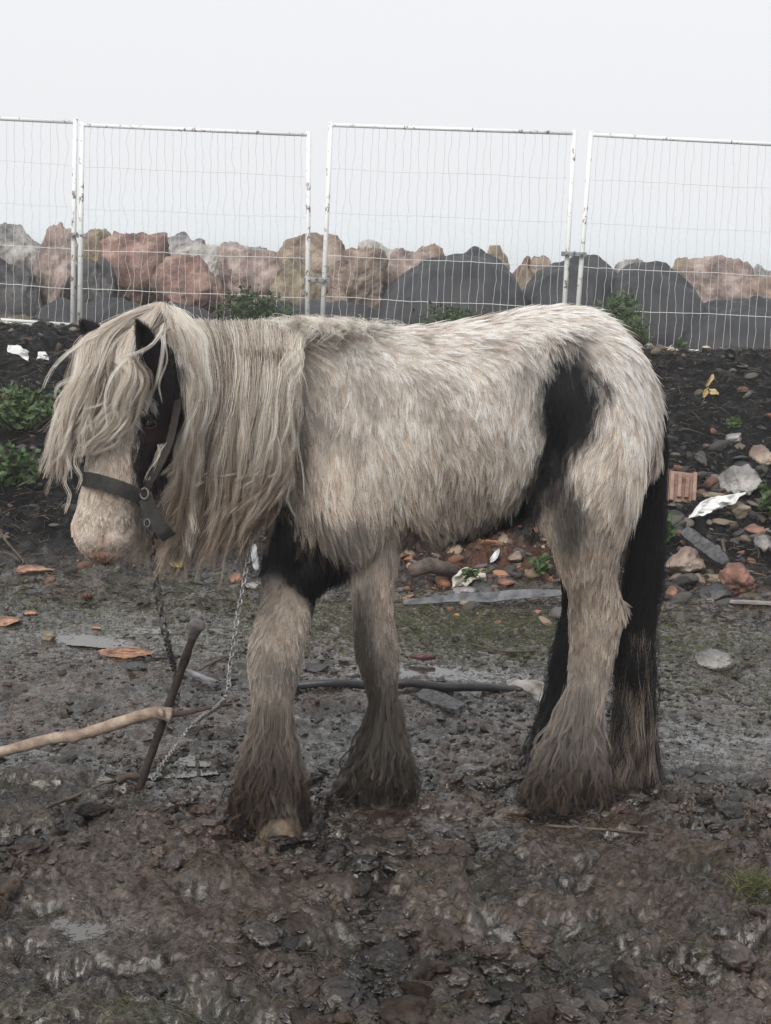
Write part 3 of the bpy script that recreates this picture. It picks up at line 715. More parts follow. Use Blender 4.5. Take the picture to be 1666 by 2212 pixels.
bmesh_.transform(Matrix.Translation(-horse.location)); bmesh_.materials.clear(); bmesh_.materials.append(skin_mat)
bmesh_.polygons.foreach_set('use_smooth', np.ones(len(bmesh_.polygons), bool))
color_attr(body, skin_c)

# ---- hair
hair_m, hnt2, hp = mat_new('hair')
ha = N(hnt2, 'ShaderNodeAttribute'); ha.attribute_name = 'hcol'
hnt2.links.new(ha.outputs['Color'], hp.inputs['Base Color']); hp.inputs['Roughness'].default_value = .45; hp.inputs['Specular IOR Level'].default_value = .3
trl = N(hnt2, 'ShaderNodeBsdfTranslucent'); hnt2.links.new(ha.outputs['Color'], trl.inputs['Color']); hmx = N(hnt2, 'ShaderNodeMixShader'); hmx.inputs[0].default_value = .3
hnt2.links.new(hp.outputs[0], hmx.inputs[1]); hnt2.links.new(trl.outputs[0], hmx.inputs[2]); hnt2.links.new(hmx.outputs[0], hnt2.nodes['Material Output'].inputs['Surface'])
def hair(name, P, C, r0, r1, parent, grad=None):
    """P (n, k, 3) world points, C (n, 3), radii root and tip"""
    n, k, _ = P.shape
    hc = bpy.data.hair_curves.new(name); hc.add_curves([k]*n)
    off = np.array(parent.location) if parent is not None else 0
    hc.attributes['position'].data.foreach_set('vector', (P-off).astype(np.float32).ravel())
    t = np.linspace(0, 1, k)
    r0 = np.broadcast_to(np.asarray(r0, float).reshape(-1, 1), (n, 1)); R = r0*(1-t)**.8+r1*t
    ra = hc.attributes.get('radius') or hc.attributes.new('radius', 'FLOAT', 'POINT')
    ra.data.foreach_set('value', R.astype(np.float32).ravel())
    ca = hc.attributes.new('hcol', 'FLOAT_COLOR', 'POINT')
    if C.ndim == 2: C = C[:, None, :]*np.ones((1, k, 1))
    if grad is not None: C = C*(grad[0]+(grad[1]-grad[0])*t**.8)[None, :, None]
    ca.data.foreach_set('color', np.concatenate([np.clip(C, .004, .9), np.ones((n, k, 1))], 2).astype(np.float32).ravel())
    hc.materials.append(hair_m)
    o = bpy.data.objects.new(name, hc); link(o, parent)
    print('hair', name, n, 'curves')
    return o
FLOW = np.array([  # x, y, dx, dy (photo directions)
 (680, 730, .4, .7), (700, 900, .1, 1), (690, 1080, .25, 1), (790, 1150, .35, 1), (850, 850, .4, 1), (950, 740, .9, .7), (1000, 900, .5, 1), (1000, 1080, .15, 1), (1120, 700, 1, .45), (1150, 850, .25, 1),
 (1260, 675, 1, .3), (1190, 740, -.1, 1), (1240, 720, .8, .6), (1290, 770, .3, 1), (1340, 760, .7, .8), (1420, 850, .35, 1), (1390, 1000, -.15, 1), (1250, 950, -.35, 1), (1220, 1080, -.1, 1), (1300, 1200, -.1, 1), (1320, 1100, -.25, 1),
 (1180, 1150, .1, 1), (1280, 1350, -.1, 1), (1260, 1550, -.2, 1), (860, 1180, .1, 1), (820, 1300, .05, 1), (820, 1500, .05, 1), (600, 1300, -.1, 1), (590, 1500, -.05, 1), (620, 1150, .2, 1), (560, 900, -.1, 1),
 (240, 960, -.1, 1), (240, 1080, 0, 1), (300, 1100, .3, 1), (190, 1120, -.3, 1), (330, 850, .1, 1), (350, 960, .2, 1), (370, 750, 0, 1)], float)
def flow(px, py):
    d = (px[:, None]-FLOW[None, :, 0])**2+(py[:, None]-FLOW[None, :, 1])**2
    w = np.exp(-d/(2*48**2))+1e-9/(1+d/1e4); w /= w.sum(1)[:, None]
    v = w@FLOW[:, 2:]; return v/np.linalg.norm(v, axis=1)[:, None]
def sample(n, wfun, g):
    cen = BV[TR].mean(1); wgt = TA*wfun(*proj(cen), cen); wgt = wgt/wgt.sum()
    t = g.choice(len(TR), n, p=wgt); a, b = g.random(n), g.random(n); f = a+b > 1; a[f], b[f] = 1-a[f], 1-b[f]
    i = TR[t]; P = BV[i[:, 0]]*(1-a-b)[:, None]+BV[i[:, 1]]*a[:, None]+BV[i[:, 2]]*b[:, None]
    nn = BN[i[:, 0]]*(1-a-b)[:, None]+BN[i[:, 1]]*a[:, None]+BN[i[:, 2]]*b[:, None]
    return P, nn/np.linalg.norm(nn, axis=1)[:, None]
def length_at(px, py):
    L = np.full(len(px), .045)
    L = L-.012*sst(1000, 1150, py)*(py < 1260)*(px > 860)
    L = L+.035*np.exp(-((px-1390)/50)**2-((py-1080)/90)**2)
    L = L+.030*np.exp(-((px-680)/90)**2-((py-1210)/80)**2)
    L = np.where(py > 1130, L+(.030-L)*sst(1130, 1290, py), L)
    L = np.where((py > 1210) & (px < 700), .026, L); L = np.where((py > 1360) & (px < 700), .032, L)
    hd = (px < 385) & (py < 1230); L = np.where(hd, .024, L); L = np.where(hd & (py > 1065), .015, L); L = np.where(hd & (py > 1145), .009, L)
    return L
def coat(name, nclump, per, g, wfun, spread=.0055, r0=.00040, lenk=1., lift=.115, clump=.75, k=5, rough=.22):
    P, nn = sample(nclump, wfun, g); px, py = proj(P)
    d2 = flow(px, py); ang = .45*fb3(P*9+50, 3)+g.normal(size=nclump)*rough*.5
    ca, sa = np.cos(ang), np.sin(ang); d2 = np.stack([d2[:, 0]*ca-d2[:, 1]*sa, d2[:, 0]*sa+d2[:, 1]*ca], 1)
    D = np.outer(d2[:, 0], cCR)-np.outer(d2[:, 1], cCU)
    D = D-nn*np.sum(D*nn, 1)[:, None]; ln = np.linalg.norm(D, axis=1); bad = ln < .25
    D[bad] += np.array((0, 0, -.4)); D = D-nn*np.sum(D*nn, 1)[:, None]*.9; D /= np.linalg.norm(D, axis=1)[:, None]+1e-9
    L = length_at(px, py)*lenk*g.uniform(.65, 1.25, nclump)
    under = np.clip(-nn[:, 2]-.2, 0, 1)     # hair under the belly hangs
    Lf = lift*g.uniform(.6, 1.4, nclump)*(1+.9*sst(1200, 1320, py))
    side = np.cross(D, nn)
    i = np.repeat(np.arange(nclump), per); m = len(i)
    a, b = g.normal(size=m)*spread, g.normal(size=m)*spread*1.3
    root = P[i]+side[i]*a[:, None]+D[i]*b[:, None]-nn[i]*(.003)
    Lh = L[i]*g.uniform(.8, 1.1, m); t = np.linspace(0, 1, k)
    curl = g.normal(size=nclump)*.09; curl2 = g.normal(size=m)*.05
    out = np.empty((m, k, 3))
    for j, tt in enumerate(t):
        ax = P[i]+D[i]*(Lh*tt)[:, None]+nn[i]*(Lh*Lf[i]*tt*(1.25-.6*tt))[:, None]+side[i]*(Lh*(curl[i]+curl2)*math.sin(tt*2.6))[:, None]
        gd = np.stack([np.zeros(m), np.zeros(m), -(under[i]*.75+.12)*Lh*tt*tt], 1); inn = np.sum(gd*nn[i], 1); gd -= nn[i]*np.minimum(inn, 0)[:, None]; ax = ax+gd
        c = clump*tt**1.0
        out[:, j] = ax+(root-P[i])*(1-c)
    jt = g.normal(size=nclump)*.14; j2 = g.normal(size=m)*.10
    js = g.normal(size=(nclump, 2))*5
    C = coat_col(px[i]+js[i, 0], py[i]+js[i, 1], P[i], jt[i]+j2)
    # dry tips of pale locks, mud-stained ones between
    st = ((g.random(nclump) < .20) & ~((px < 400) & (py < 1235) & (py > 1060)))[i]; C[st] = C[st]*np.array((.74, .68, .62))
    C = C*(1+.28*np.clip(fb3(P*55, 2), -1, 1)[i])[:, None]
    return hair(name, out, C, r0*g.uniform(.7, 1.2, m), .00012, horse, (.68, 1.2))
gH = np.random.default_rng(21)
def w_body(px, py, P):
    w = np.ones(len(px)); w = np.where((px < 400) & (py < 1230), .0, w); w = np.where((px < 620) & (px >= 400) & (py < 1060), .15, w)
    w = np.where(P[:, 1] > 4.42, .30, w); w = np.where(py > 1250, 1.2, w); return w
def w_face(px, py, P):
    if True: ey = np.where(((px-321)/19)**2+((py-912)/12)**2 < 1, 0., 1.)
    return ey*((px < 400) & (py < 1235)).astype(float)*np.where((px < 300) & (py > 1165), .5, 1)
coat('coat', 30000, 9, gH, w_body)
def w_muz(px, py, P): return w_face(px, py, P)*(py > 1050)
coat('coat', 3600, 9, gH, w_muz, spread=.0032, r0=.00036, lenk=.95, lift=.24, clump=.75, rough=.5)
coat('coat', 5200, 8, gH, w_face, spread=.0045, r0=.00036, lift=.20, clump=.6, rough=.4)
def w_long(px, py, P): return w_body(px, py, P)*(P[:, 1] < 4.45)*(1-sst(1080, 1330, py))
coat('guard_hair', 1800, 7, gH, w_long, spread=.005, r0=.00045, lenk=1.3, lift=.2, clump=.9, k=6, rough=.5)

# ---- long hair from guide lines
def locks(name, G, C, per, g, width=.010, r0=.0005, k=16, wav=.006, wfreq=3., clump=.55, shrink=.12, dirt=None):
    """G: list of guide polylines in world space; C: colour per guide"""
    n = len(G); Q = []
    for P in G:
        P = crom(P, 6); s = np.r_[0, np.cumsum(np.linalg.norm(np.diff(P, axis=0), axis=1))]
        u = np.linspace(0, s[-1], k); Q.append(np.stack([np.interp(u, s, P[:, a]) for a in range(3)], 1))
    Q = np.array(Q); t = np.linspace(0, 1, k)
    L = np.linalg.norm(np.diff(Q, axis=1), axis=2).sum(1)
    i = np.repeat(np.arange(n), per); m = len(i)
    wv = wav*g.uniform(.3, 1.4, n)[:, None, None]*np.clip(t*1.6, 0, 1)[None, :, None]
    ph = g.uniform(0, 6.3, (n, 1, 3)); fr = wfreq*g.uniform(.7, 1.4, (n, 1, 1))*(L[:, None, None]/.4)
    Q = Q+wv*np.sin(t[None, :, None]*fr*6.28+ph)*np.array((1, .6, .25))
    off = g.normal(size=(m, 3))*width; off2 = g.normal(size=(m, 3))*width*.5
    ls = 1-g.random(m)**2*shrink*2
    prof = (1-clump*t**.7)[None, :, None]
    tt = t[None, :]*ls[:, None]*(k-1); a = np.clip(tt.astype(int), 0, k-2); f = (tt-a)[..., None]
    Pq = Q[i][np.arange(m)[:, None], a]*(1-f)+Q[i][np.arange(m)[:, None], a+1]*f
    ph2 = g.uniform(0, 6.3, (m, 1, 3))
    out = Pq+off[:, None, :]*prof+off2[:, None, :]*np.sin(t[None, :, None]*5+ph2)*np.clip(t*2, 0, 1)[None, :, None]*.6
    CC = np.asarray(C)[i]*(1+g.normal(size=m)*.13)[:, None]
    if dirt:
        qx, qy = proj(out.reshape(-1, 3)); kk = sst(dirt[0], dirt[1], qy).reshape(m, k)[..., None]*dirt[2]; CC = CC[:, None, :]*(1-kk)+CC[:, None, :]*np.array((.52, .44, .37))*kk
    return hair(name, out, CC, r0*g.uniform(.6, 1.3, m), .00015, horse)
def P3(L): return np.array([at(*p) for p in L])
gM = np.random.default_rng(5)
MC = np.array((.74, .675, .60)); MD = np.array((.43, .365, .305)); MP = np.array((.86, .81, .745)); MG = np.array((.17, .135, .11))
def lerp(t, a): return np.interp(t, [p[0] for p in a], [p[1] for p in a])
def pickc(g, pal, w): return pal[g.choice(len(pal), p=np.array(w)/sum(w))]
mg, mc = [], []
for q in range(470):
    x0 = gM.uniform(355, 655); lay = gM.random()
    ytop = lerp(x0, [(345, 668), (380, 690), (420, 702), (500, 705), (600, 700), (655, 698)])+gM.normal()*3
    Yc = lerp(x0, [(350, 4.08), (500, 4.20), (650, 4.31)]); Yn = lerp(x0, [(350, 3.97), (430, 4.02), (520, 4.055), (650, 4.09)])-.03*lay
    u = min((x0-355)/297, 1)+gM.normal()*.02
    xm = lerp(u, [(0, 422), (.2, 438), (.5, 500), (.8, 585), (1, 632)])+gM.normal()*9   # at y 850
    xl = lerp(u, [(0, 396), (.2, 412), (.5, 475), (.8, 572), (1, 620)])+gM.normal()*10    # at y 1000
    xe = lerp(u, [(0, 335), (.2, 362), (.5, 430), (.8, 500), (1, 565)])+gM.normal()*16    # end
    ye = lerp(u, [(0, 1215), (.35, 1230), (.6, 1210), (.8, 1150), (1, 1095)])+gM.normal()*28-(gM.random()**2)*230
    k = [(x0, ytop, Yc), (x0+(xm-x0)*.25, ytop+8, Yc-.06), (x0+(xm-x0)*.6+6, ytop+50, (Yc+Yn)/2-.02), (xm, 860, Yn), (xl, 1000, Yn-.01), ((xl+xe)/2+12, (1000+ye)/2, Yn), (xe, max(ye, 1030), Yn-.01+gM.normal()*.03)]
    mg.append(P3(k)); c = pickc(gM, [MC, MD, MP, MG], [.5, .24, .2, .06]); mc.append(c*(1-.25*sst(.3, 1, np.array(gM.random()))))
locks('mane', mg, mc, 34, gM, .0066, .00038, 20, .0055, 2.6, .62, .2, dirt=(900, 1150, .8))
mg, mc = [], []
for q in range(70):       # stragglers that lie back over the shoulder
    x0 = gM.uniform(600, 655); xx = gM.uniform(612, 644)+gM.normal()*5; ye = gM.uniform(800, 1120)
    mg.append(P3([(x0, 697, 4.30), (x0+4, 712, 4.22), ((x0+xx)/2+8, 760, 4.11), (xx, (760+ye)/2, 4.075), (xx-12+gM.normal()*12, ye, 4.08)])); mc.append(pickc(gM, [MP, MC, MD], [.4, .4, .2]))
locks('mane', mg, mc, 14, gM, .0055, .00042, 16, .010, 3, .7, .3, dirt=(900, 1150, .6))
# inner darker layer and thin ends, wisps
mg, mc = [], []
for q in range(120):
    u = gM.random(); x0 = 402+u*225; Yn = lerp(x0, [(350, 4.03), (500, 4.09), (650, 4.12)])
    xe = lerp(u, [(0, 330), (.4, 420), (1, 545)])+gM.normal()*30; ye = 1150+gM.random()*110-40*u
    mg.append(P3([(x0, 760, Yn), (x0-5, 900, Yn), (x0-25, 1030, Yn), ((x0+xe)/2-5, 1110, Yn), (xe, ye, Yn-.02+gM.normal()*.04)])); mc.append(pickc(gM, [MD, MG, MC], [.4, .3, .3]))
locks('mane', mg, mc, 24, gM, .009, .00040, 14, .009, 3, .7, .25, dirt=(850, 1120, .9))
# curly pale tuft over the withers
mg, mc = [], []
for q in range(110):
    x0 = 632+170*gM.random()**1.6; y0 = lerp(x0, [(600, 700), (700, 700), (830, 705)]); Yc = 4.30+gM.normal()*.05; a = gM.normal()*.9+.2; L = gM.uniform(30, 110)
    dx, dy = math.sin(a), -.12+gM.random()*.75
    mg.append(P3([(x0, y0, Yc), (x0+dx*L*.3, y0-14*gM.random(), Yc-.05), (x0+dx*L*.7, y0+dy*L*.4-6, Yc-.12), (x0+dx*L*.8+10*gM.normal(), y0+dy*L, Yc-.17)]))
    mc.append(pickc(gM, [MP, MC, MD, GREY], [.5, .3, .1, .1]))
locks('mane', mg, mc, 9, gM, .007, .00040, 12, .012, 5, .6, .3)
# forelock
fg, fc = [], []
for q in range(330):
    u = gM.random(); v = gM.random()   # u: left end .. right end of the sweep
    x0 = 325+gM.normal()*22+18*u; y0 = lerp(x0, [(270, 705), (300, 690), (345, 662), (385, 690)])+gM.random()*8; Yc = 4.06-.04*v
    xm = lerp(u, [(0, 172), (.35, 205), (.7, 250), (1, 290)])+gM.normal()*7; ym = lerp(u, [(0, 775), (.5, 760), (1, 765)])
    x2 = lerp(u, [(0, 133), (.35, 165), (.7, 230), (1, 306)])+gM.normal()*9; y2 = lerp(u, [(0, 890), (.5, 875), (1, 835)])
    xe = lerp(u, [(0, 112), (.25, 125), (.5, 165), (.75, 205), (1, 235)])+gM.normal()*14; ye = lerp(u, [(0, 1040), (.25, 1020), (.5, 965), (1, 950)])+gM.normal()*22-60*gM.random()**2
    Yf = 3.86-.04*v+.03*(1-u)
    if u > .62 and gM.random() < .72:    # sweeps across the brow towards the nose
        x2 = 290+gM.normal()*15; y2 = 850+gM.normal()*14; xe = gM.uniform(165, 260); ye = lerp(xe, [(160, 985), (270, 925)])+gM.normal()*12
        fg.append(P3([(x0, y0, Yc), ((x0+xm)/2+14, y0+30, Yc-.09), (xm+6, 760, Yf+.02), (x2+4, 815, Yf-.01), (x2-18, 868, Yf-.01), ((x2+xe)/2, (y2+ye)/2+18, Yf), (xe, ye, Yf)]))
    else:
        fg.append(P3([(x0, y0, Yc), ((x0*.6+xm*.4), y0+14+8*u, Yc-.07), (xm+12, (y0+ym)/2+12, Yf+.04), (xm-4, ym+25, Yf), (x2, y2, Yf-.005), (xe, ye, Yf+gM.normal()*.015)]))
    fc.append(pickc(gM, [MC, MD, MP, MG], [.52, .2, .22, .06]))
locks('forelock', fg, fc, 30, gM, .0054, .00036, 20, .006, 2.6, .66, .22, dirt=(880, 1100, .5))
# the hump of hair between the ears and loose wisps
fg, fc = [], []
for q in range(110):
    a = gM.uniform(-1, 1); x0 = 352+a*22; fg.append(P3([(x0, 700, 4.12), (x0-3, 668+10*a*a, 4.08+gM.normal()*.02), (x0-6+a*20, 664+14*abs(a), 4.02), (x0+a*48-4, 705, 3.985), (x0+a*70+6, 780+gM.normal()*20, 3.975), (x0+a*60+gM.uniform(0, 30), 850+gM.normal()*40, 3.98)] if a > -.1 else
        [(x0, 700, 4.12), (x0-3, 668, 4.08), (x0-14, 672, 4.02), (x0-50, 700, 3.96), (x0-80, 760, 3.90), (x0-100, 830, 3.87)])); fc.append(pickc(gM, [MP, MC, MD], [.5, .4, .1]))
locks('forelock', fg, fc, 26, gM, .006, .00045, 16, .005, 2, .45, .15)
wisps = [([(300, 700, 4.0), (230, 715, 3.9), (170, 745, 3.88), (120, 790, 3.87), (95, 840, 3.87)], MP), ([(300, 705, 4.0), (215, 725, 3.9), (150, 760, 3.88), (110, 800, 3.88)], MP),
 ([(150, 990, 3.86), (138, 1040, 3.86), (150, 1070, 3.86), (140, 1110, 3.86)], MC),
 ([(350, 725, 3.9), (353, 742, 3.84), (350, 775, 3.84), (340, 817, 3.85), (326, 855, 3.87), (318, 890, 3.875)], MP), ([(352, 700, 3.9), (343, 722, 3.80), (330, 742, 3.79), (300, 758, 3.80), (262, 774, 3.84), (215, 815, 3.86)], MP),
 ([(360, 700, 4.0), (356, 735, 3.89), (362, 780, 3.9), (345, 830, 3.89), (350, 870, 3.88)], MC), ([(390, 760, 4.0), (412, 800, 3.96), (418, 830, 3.95), (408, 870, 3.95)], MC),
 ([(200, 800, 3.86), (130, 830, 3.85), (118, 860, 3.86)], MP), ([(170, 960, 3.85), (160, 1000, 3.85), (175, 1030, 3.85), (165, 1060, 3.85)], MC)]
locks('forelock', [P3(a) for a, b in wisps], [b for a, b in wisps], 11, gM, .0030, .00045, 16, .002, 2, .2, .05)
# whiskery beard below the jaw
fg, fc = [], []
for q in range(90):
    u = gM.random(); x0 = 300+u*110; y0 = 1130-90*u*gM.random(); fg.append(P3([(x0, y0, 3.99), (x0+5, y0+45, 3.98), (x0+gM.normal()*20, y0+90+gM.normal()*20, 3.98+gM.normal()*.03)])); fc.append(pickc(gM, [MD, MG, MC], [.5, .2, .3]))
locks('beard', fg, fc, 14, gM, .008, .0004, 10, .008, 3, .5, .2)
# tail
tg, tc_ = [], []
for q in range(260):
    a = gM.normal()*.5; d = gM.random()
    e = lerp(d, [(0, 1330), (1, 1412)])+gM.normal()*8
    long = gM.random() < .8
    k = [(1408+4*a, 905, 4.44), (1412+6*a, 1000, 4.45+.03*d), (1404+14*a, 1100, 4.44+.02*d), (1392+24*a, 1220, 4.42), (1374+26*a, 1340, 4.41), (1366+28*a, 1450, 4.40+gM.normal()*.02)]
    if long: k += [((1366+28*a+e)/2, 1560, 4.40+gM.normal()*.02), (e, 1640, 4.39), (e+gM.normal()*14, 1716-gM.random()*20, 4.38+gM.normal()*.05)]
    tg.append(P3(k)); tc_.append(BLK*gM.uniform(.7, 2.6))
locks('tail', tg, tc_, 40, gM, .012, .0005, 22, .008, 2, .35, .12)
tg, tc_ = [], []
for q in range(130):      # the mud-caked lower end
    LG_ = np.array((.30, .25, .20))
    e = gM.uniform(1322, 1408); s = lerp(e, [(1318, 1352), (1415, 1402)])+gM.normal()*8; y0 = 1370+gM.random()*170
    tg.append(P3([(s, y0, 4.385), ((s*.6+e*.4)+gM.normal()*6, (y0+1600)/2, 4.37), (e, 1610, 4.36+gM.normal()*.02), (e+gM.normal()*8+(e-1366)*.15, 1712-gM.random()*12, 4.35+gM.normal()*.04)])); tc_.append(pickc(gM, [TANC*.75, DIRT*1.3, MUDC, BLK*1.5, LG_], [.28, .22, .15, .25, .10]))
locks('tail', tg, tc_, 30, gM, .010, .0005, 14, .008, 3, .45, .15)
# feathers on the four feet
def feather(name, cx, y0, y1, ytip, half0, half1, Yf, n, pal, w, g, lean=0, zlow=None, dep=.06, exth=0):
    fg, fc, fr_u = [], [], []
    for q in range(n):
        th = g.uniform(0, 2*math.pi); s = math.sin(th); c = math.cos(th); u = g.random()
        yr = y0-60+(y1-y0+60)*u**.8; x0 = cx+lean*(u-.5)*(y1-y0)+half0*s*(.7+.3*u); Yr = Yf-dep*.7*c
        end = ytip-g.random()**1.6*70-6*abs(s); xx = cx+lean*(y1-y0)*.6+half1*s*(.8+.3*g.random())+g.normal()*8; Ye = Yf-(dep*1.3+.02)*c
        end = min(end, yr+110+110*g.random()); fr_ = min(1, (end-y0)/(ytip-y0)); xx = cx+lean*(end-(y0+y1)/2)*1.0+(half0+(half1-half0)*fr_**1.3)*s*(.85+.3*g.random())+g.normal()*7; Ye = Yf-(dep*(.7+.6*fr_)+.02)*c
        if (end-yr) < 40: continue
        fg.append(P3([(x0, yr, Yr), (x0+(xx-x0)*.35+3*s, yr+(end-yr)*.35, Yr-.015*c), (x0+(xx-x0)*.8+5*s, yr+(end-yr)*.72, (Yr+Ye)/2-.01*c), (xx, end, Ye)]))
        fr_u.append(u); fc.append(pickc(g, pal, w)*(.65+.6*(1-u)) if u > .35 else pickc(g, [GREY*.9, GREY*1.3, LG*.9, pal[0]], [.3, .2, .15, .35]))
    if fg and name == 'feather':
        RT = np.array([P[0] for P in fg]); qx, qy = proj(RT); uu = np.array(fr_u); kk = sst(.05, .6, uu)[:, None]
        cc = coat_col(qx, qy, RT, np.zeros(len(RT)))*.85; fc = list(cc*(1-kk)+np.array(fc)*kk)
    for P in fg:
        zz = ground_z(P[:, 0], P[:, 1], False)+.006; P[:, 2] = np.maximum(P[:, 2], zz)
    locks(name, fg, fc, 20, g, .0048, .00036, 16, .009, 4.0, .72, .3, dirt=(1600, 1740, 1.15))
gF = np.random.default_rng(77)
DG = np.array((.062, .054, .049)); LG = np.array((.30, .262, .23))
feather('feather', 588, 1570, 1735, 1806, 48, 86, 4.06, 520, [DG, MUDC, LG, BLK*2], [.38, .32, .14, .16], gF, lean=-.06)
feather('feather', 826, 1570, 1690, 1740, 42, 80, YB, 460, [DG, MUDC, LG, BLK*2], [.36, .3, .16, .18], gF, lean=-.12)
feather('feather', 1240, 1540, 1700, 1766, 46, 100, YC, 620, [DG, MUDC, LG, GREY], [.36, .24, .2, .2], gF, lean=-.2)
feather('feather', 1198, 1540, 1650, 1690, 40, 60, YE, 140, [BLK, BLK*2, DG], [.5, .3, .2], gF, lean=-.15)
for cx_, y0_, y1_, yt_, h0_, h1_, Yf_, ln_ in ((588, 1600, 1730, 1804, 50, 92, 4.055, -.06), (826, 1600, 1690, 1738, 44, 86, YB-.005, -.12), (1240, 1590, 1700, 1764, 50, 104, YC-.005, -.2)):
    feather('feather', cx_, y0_, y1_, yt_, h0_, h1_, Yf_, 110, [BLK*3, DG*.7, LG*1.15], [.5, .25, .25], gF, lean=ln_, dep=.066)
# sideways tuft behind the near fore pastern
fg = [P3([(790, 1620+gF.random()*50, YB), (765, 1665+gF.random()*10, YB-.02), (735, 1692, YB-.03), (712+gF.random()*20, 1700+gF.normal()*10, YB-.04)]) for q in range(50)]
locks('feather', fg, [pickc(gF, [DG, LG, MUDC], [.5, .2, .3]) for _ in fg], 18, gF, .006, .00045, 12, .006, 2, .5, .2)
# black fringe along the inside of the near hind leg
fg = [P3([(1225+gF.normal()*8, y, YE-.03), (1205+gF.normal()*5, y+60, YE-.05), (1190+gF.normal()*12-(y-1380)*.15, y+130, YE-.06)]) for y in gF.uniform(1330, 1530, 110)]
locks('feather', fg, [BLK*gF.uniform(.8, 2.2) for _ in fg], 20, gF, .007, .00045, 10, .006, 2, .5, .2)

# ---- hooves
hoof_m = surf('muddy_hoof', (.022, .017, .014), (.14, .105, .07), 26, .7, .6, 50, .3, r2=.4)
def hoof(px, py, Yh, wd, hgt, lab=None, tilt=0, yaw=0):
    c = at(px, py, Yh); g0 = float(ground_z(c[0:1], c[1:2], False)[0]); z0 = c[2]-hgt/2
    V, F = [], []; n = 28; prof = [(0, 0.0, .1), (0.0, .0, 1.06), (.1, .02, 1.08), (.5, .1, .93), (.9, .18, .82), (1.0, .2, .72), (1.06, .2, .1)]
    for h, sh, s in prof:
        for i in range(n):
            a = i/n*2*math.pi; fx = math.cos(a); fy = math.sin(a)
            fr = 1+.12*max(0, -fy)  # a longer toe
            x = wd*s*fx; y = wd*s*fy*fr*1.05+sh*wd*1.6
            xr = x*math.cos(yaw)-y*math.sin(yaw); yr = x*math.sin(yaw)+y*math.cos(yaw)
            V.append((c[0]+xr, c[1]+yr, z0+h*hgt+tilt*xr))
    k = len(prof)
    for j in range(k-1):
        for i in range(n): F.append((j*n+i, j*n+(i+1) % n, (j+1)*n+(i+1) % n, (j+1)*n+i))
    F += [tuple(range(n))[::-1], tuple((k-1)*n+i for i in range(n))]
    o = mesh('hoof', V, F, hoof_m, horse)
    if lab: o['label'] = lab
hoof(606, 1782, 4.0, .060, .058, 'muddy yellowish fore hoof showing below its feather', .0, .1)
hoof(822, 1712, YB+.02, .056, .055); hoof(1212, 1734, YC+.02, .056, .055); hoof(1188, 1690, YE, .055, .05)

# ---- ears, eye
ear_m = attr_mat('ear_skin', .8, .2)
def ear(Ls, Rs, Yb, Yt, cup):
    A = crom([(x, y, 0) for x, y in Ls], 5); B = crom([(x, y, 0) for x, y in Rs], 5); n = len(A); V = []; nu = 13
    for i in range(n):
        t = i/(n-1); Y_ = Yt+(Yb-Yt)*t
        for j in range(nu):
            u = j/(nu-1); V.append(at(A[i, 0]*(1-u)+B[i, 0]*u, A[i, 1]*(1-u)+B[i, 1]*u, Y_+cup*math.sin(u*math.pi)*(.2+.8*math.sin(min(1, t*1.3)*1.57))-.012*(u < .12)))
    F = [(i*nu+j, i*nu+j+1, (i+1)*nu+j+1, (i+1)*nu+j) for i in range(n-1) for j in range(nu-1)]
    o = mesh('ear', V, F, ear_m, horse); s = o.modifiers.new('s', 'SOLIDIFY'); s.thickness = .005
    color_attr(o, np.tile((.016, .014, .017), (len(V), 1)))
    V = np.array(V).reshape(n, nu, 3); R_ = np.concatenate([V[:, 0], V[:, -1], V[1:, 3:-3:2].reshape(-1, 3)]); R_ = np.repeat(R_, 9, 0)+gF.normal(size=(len(R_)*9, 3))*.0015
    dr = np.array((at(Ls[0][0], Ls[0][1], Yt)-at(Ls[-1][0], Ls[-1][1], Yb))); dr /= np.linalg.norm(dr); dr = dr+gF.normal(size=R_.shape)*.3+np.array((0, -.25, 0))
    hair('ear_hair', np.stack([R_, R_+dr*.004, R_+dr*.008], 1), np.tile((.024, .021, .024), (len(R_), 1))*gF.uniform(.6, 1.6, (len(R_), 1)), .0003, .0001, horse)
ear([(295, 695), (292, 712), (294, 740), (297, 768), (304, 792), (313, 815), (324, 842)], [(297, 695), (316, 703), (331, 721), (341, 742), (347, 768), (346, 795), (342, 835)], 3.90, 3.815, .02)
ear([(174, 696), (176, 712), (186, 735), (200, 765), (215, 790)], [(178, 694), (206, 700), (226, 720), (240, 750), (252, 785)], 3.97, 3.90, -.02)
eye_m, ent, ep = mat_new('eyeball'); ep.inputs['Base Color'].default_value = (.012, .008, .006, 1); ep.inputs['Roughness'].default_value = .08
from mathutils.bvhtree import BVHTree
bvh = BVHTree.FromPolygons([tuple(v) for v in BV], [tuple(int(j) for j in t) for t in TR])
_d = Vector(ray(321, 913)).normalized(); _h = bvh.ray_cast(Vector(cO), _d); EYEY = _h[0].y; print('eye depth', EYEY)
V, F = ICO[4]; ce = np.array(_h[0]+_d*.006); mesh('eye', ce+V*.018, F, eye_m, horse)
lid_m = surf('eyelid', (.02, .015, .015), (.05, .035, .03), 60, .6, .2, 80, .3)
for sgn, off in ((1, .0), (-1, .0)):
    P = [ce+cCR*math.cos(a)*.0195+cCU*(math.sin(a)*.0115*sgn+.35*math.cos(a)*-.012)+np.array((0, -.0105-.003*math.sin(a), 0)) for a in np.linspace(0, math.pi, 14)]
    MB().tube(P, [.002]+[.0036 if sgn > 0 else .0026]*12+[.002], 8).build('eyelid', lid_m, horse)
gl = [P3([(320+gF.random()*8, 862+q*3.2, EYEY-.006), (332+gF.random()*5, 868+q*3.4, EYEY-.014), (344+gF.normal()*4, 880+q*3, EYEY-.010)]) for q in range(9)]
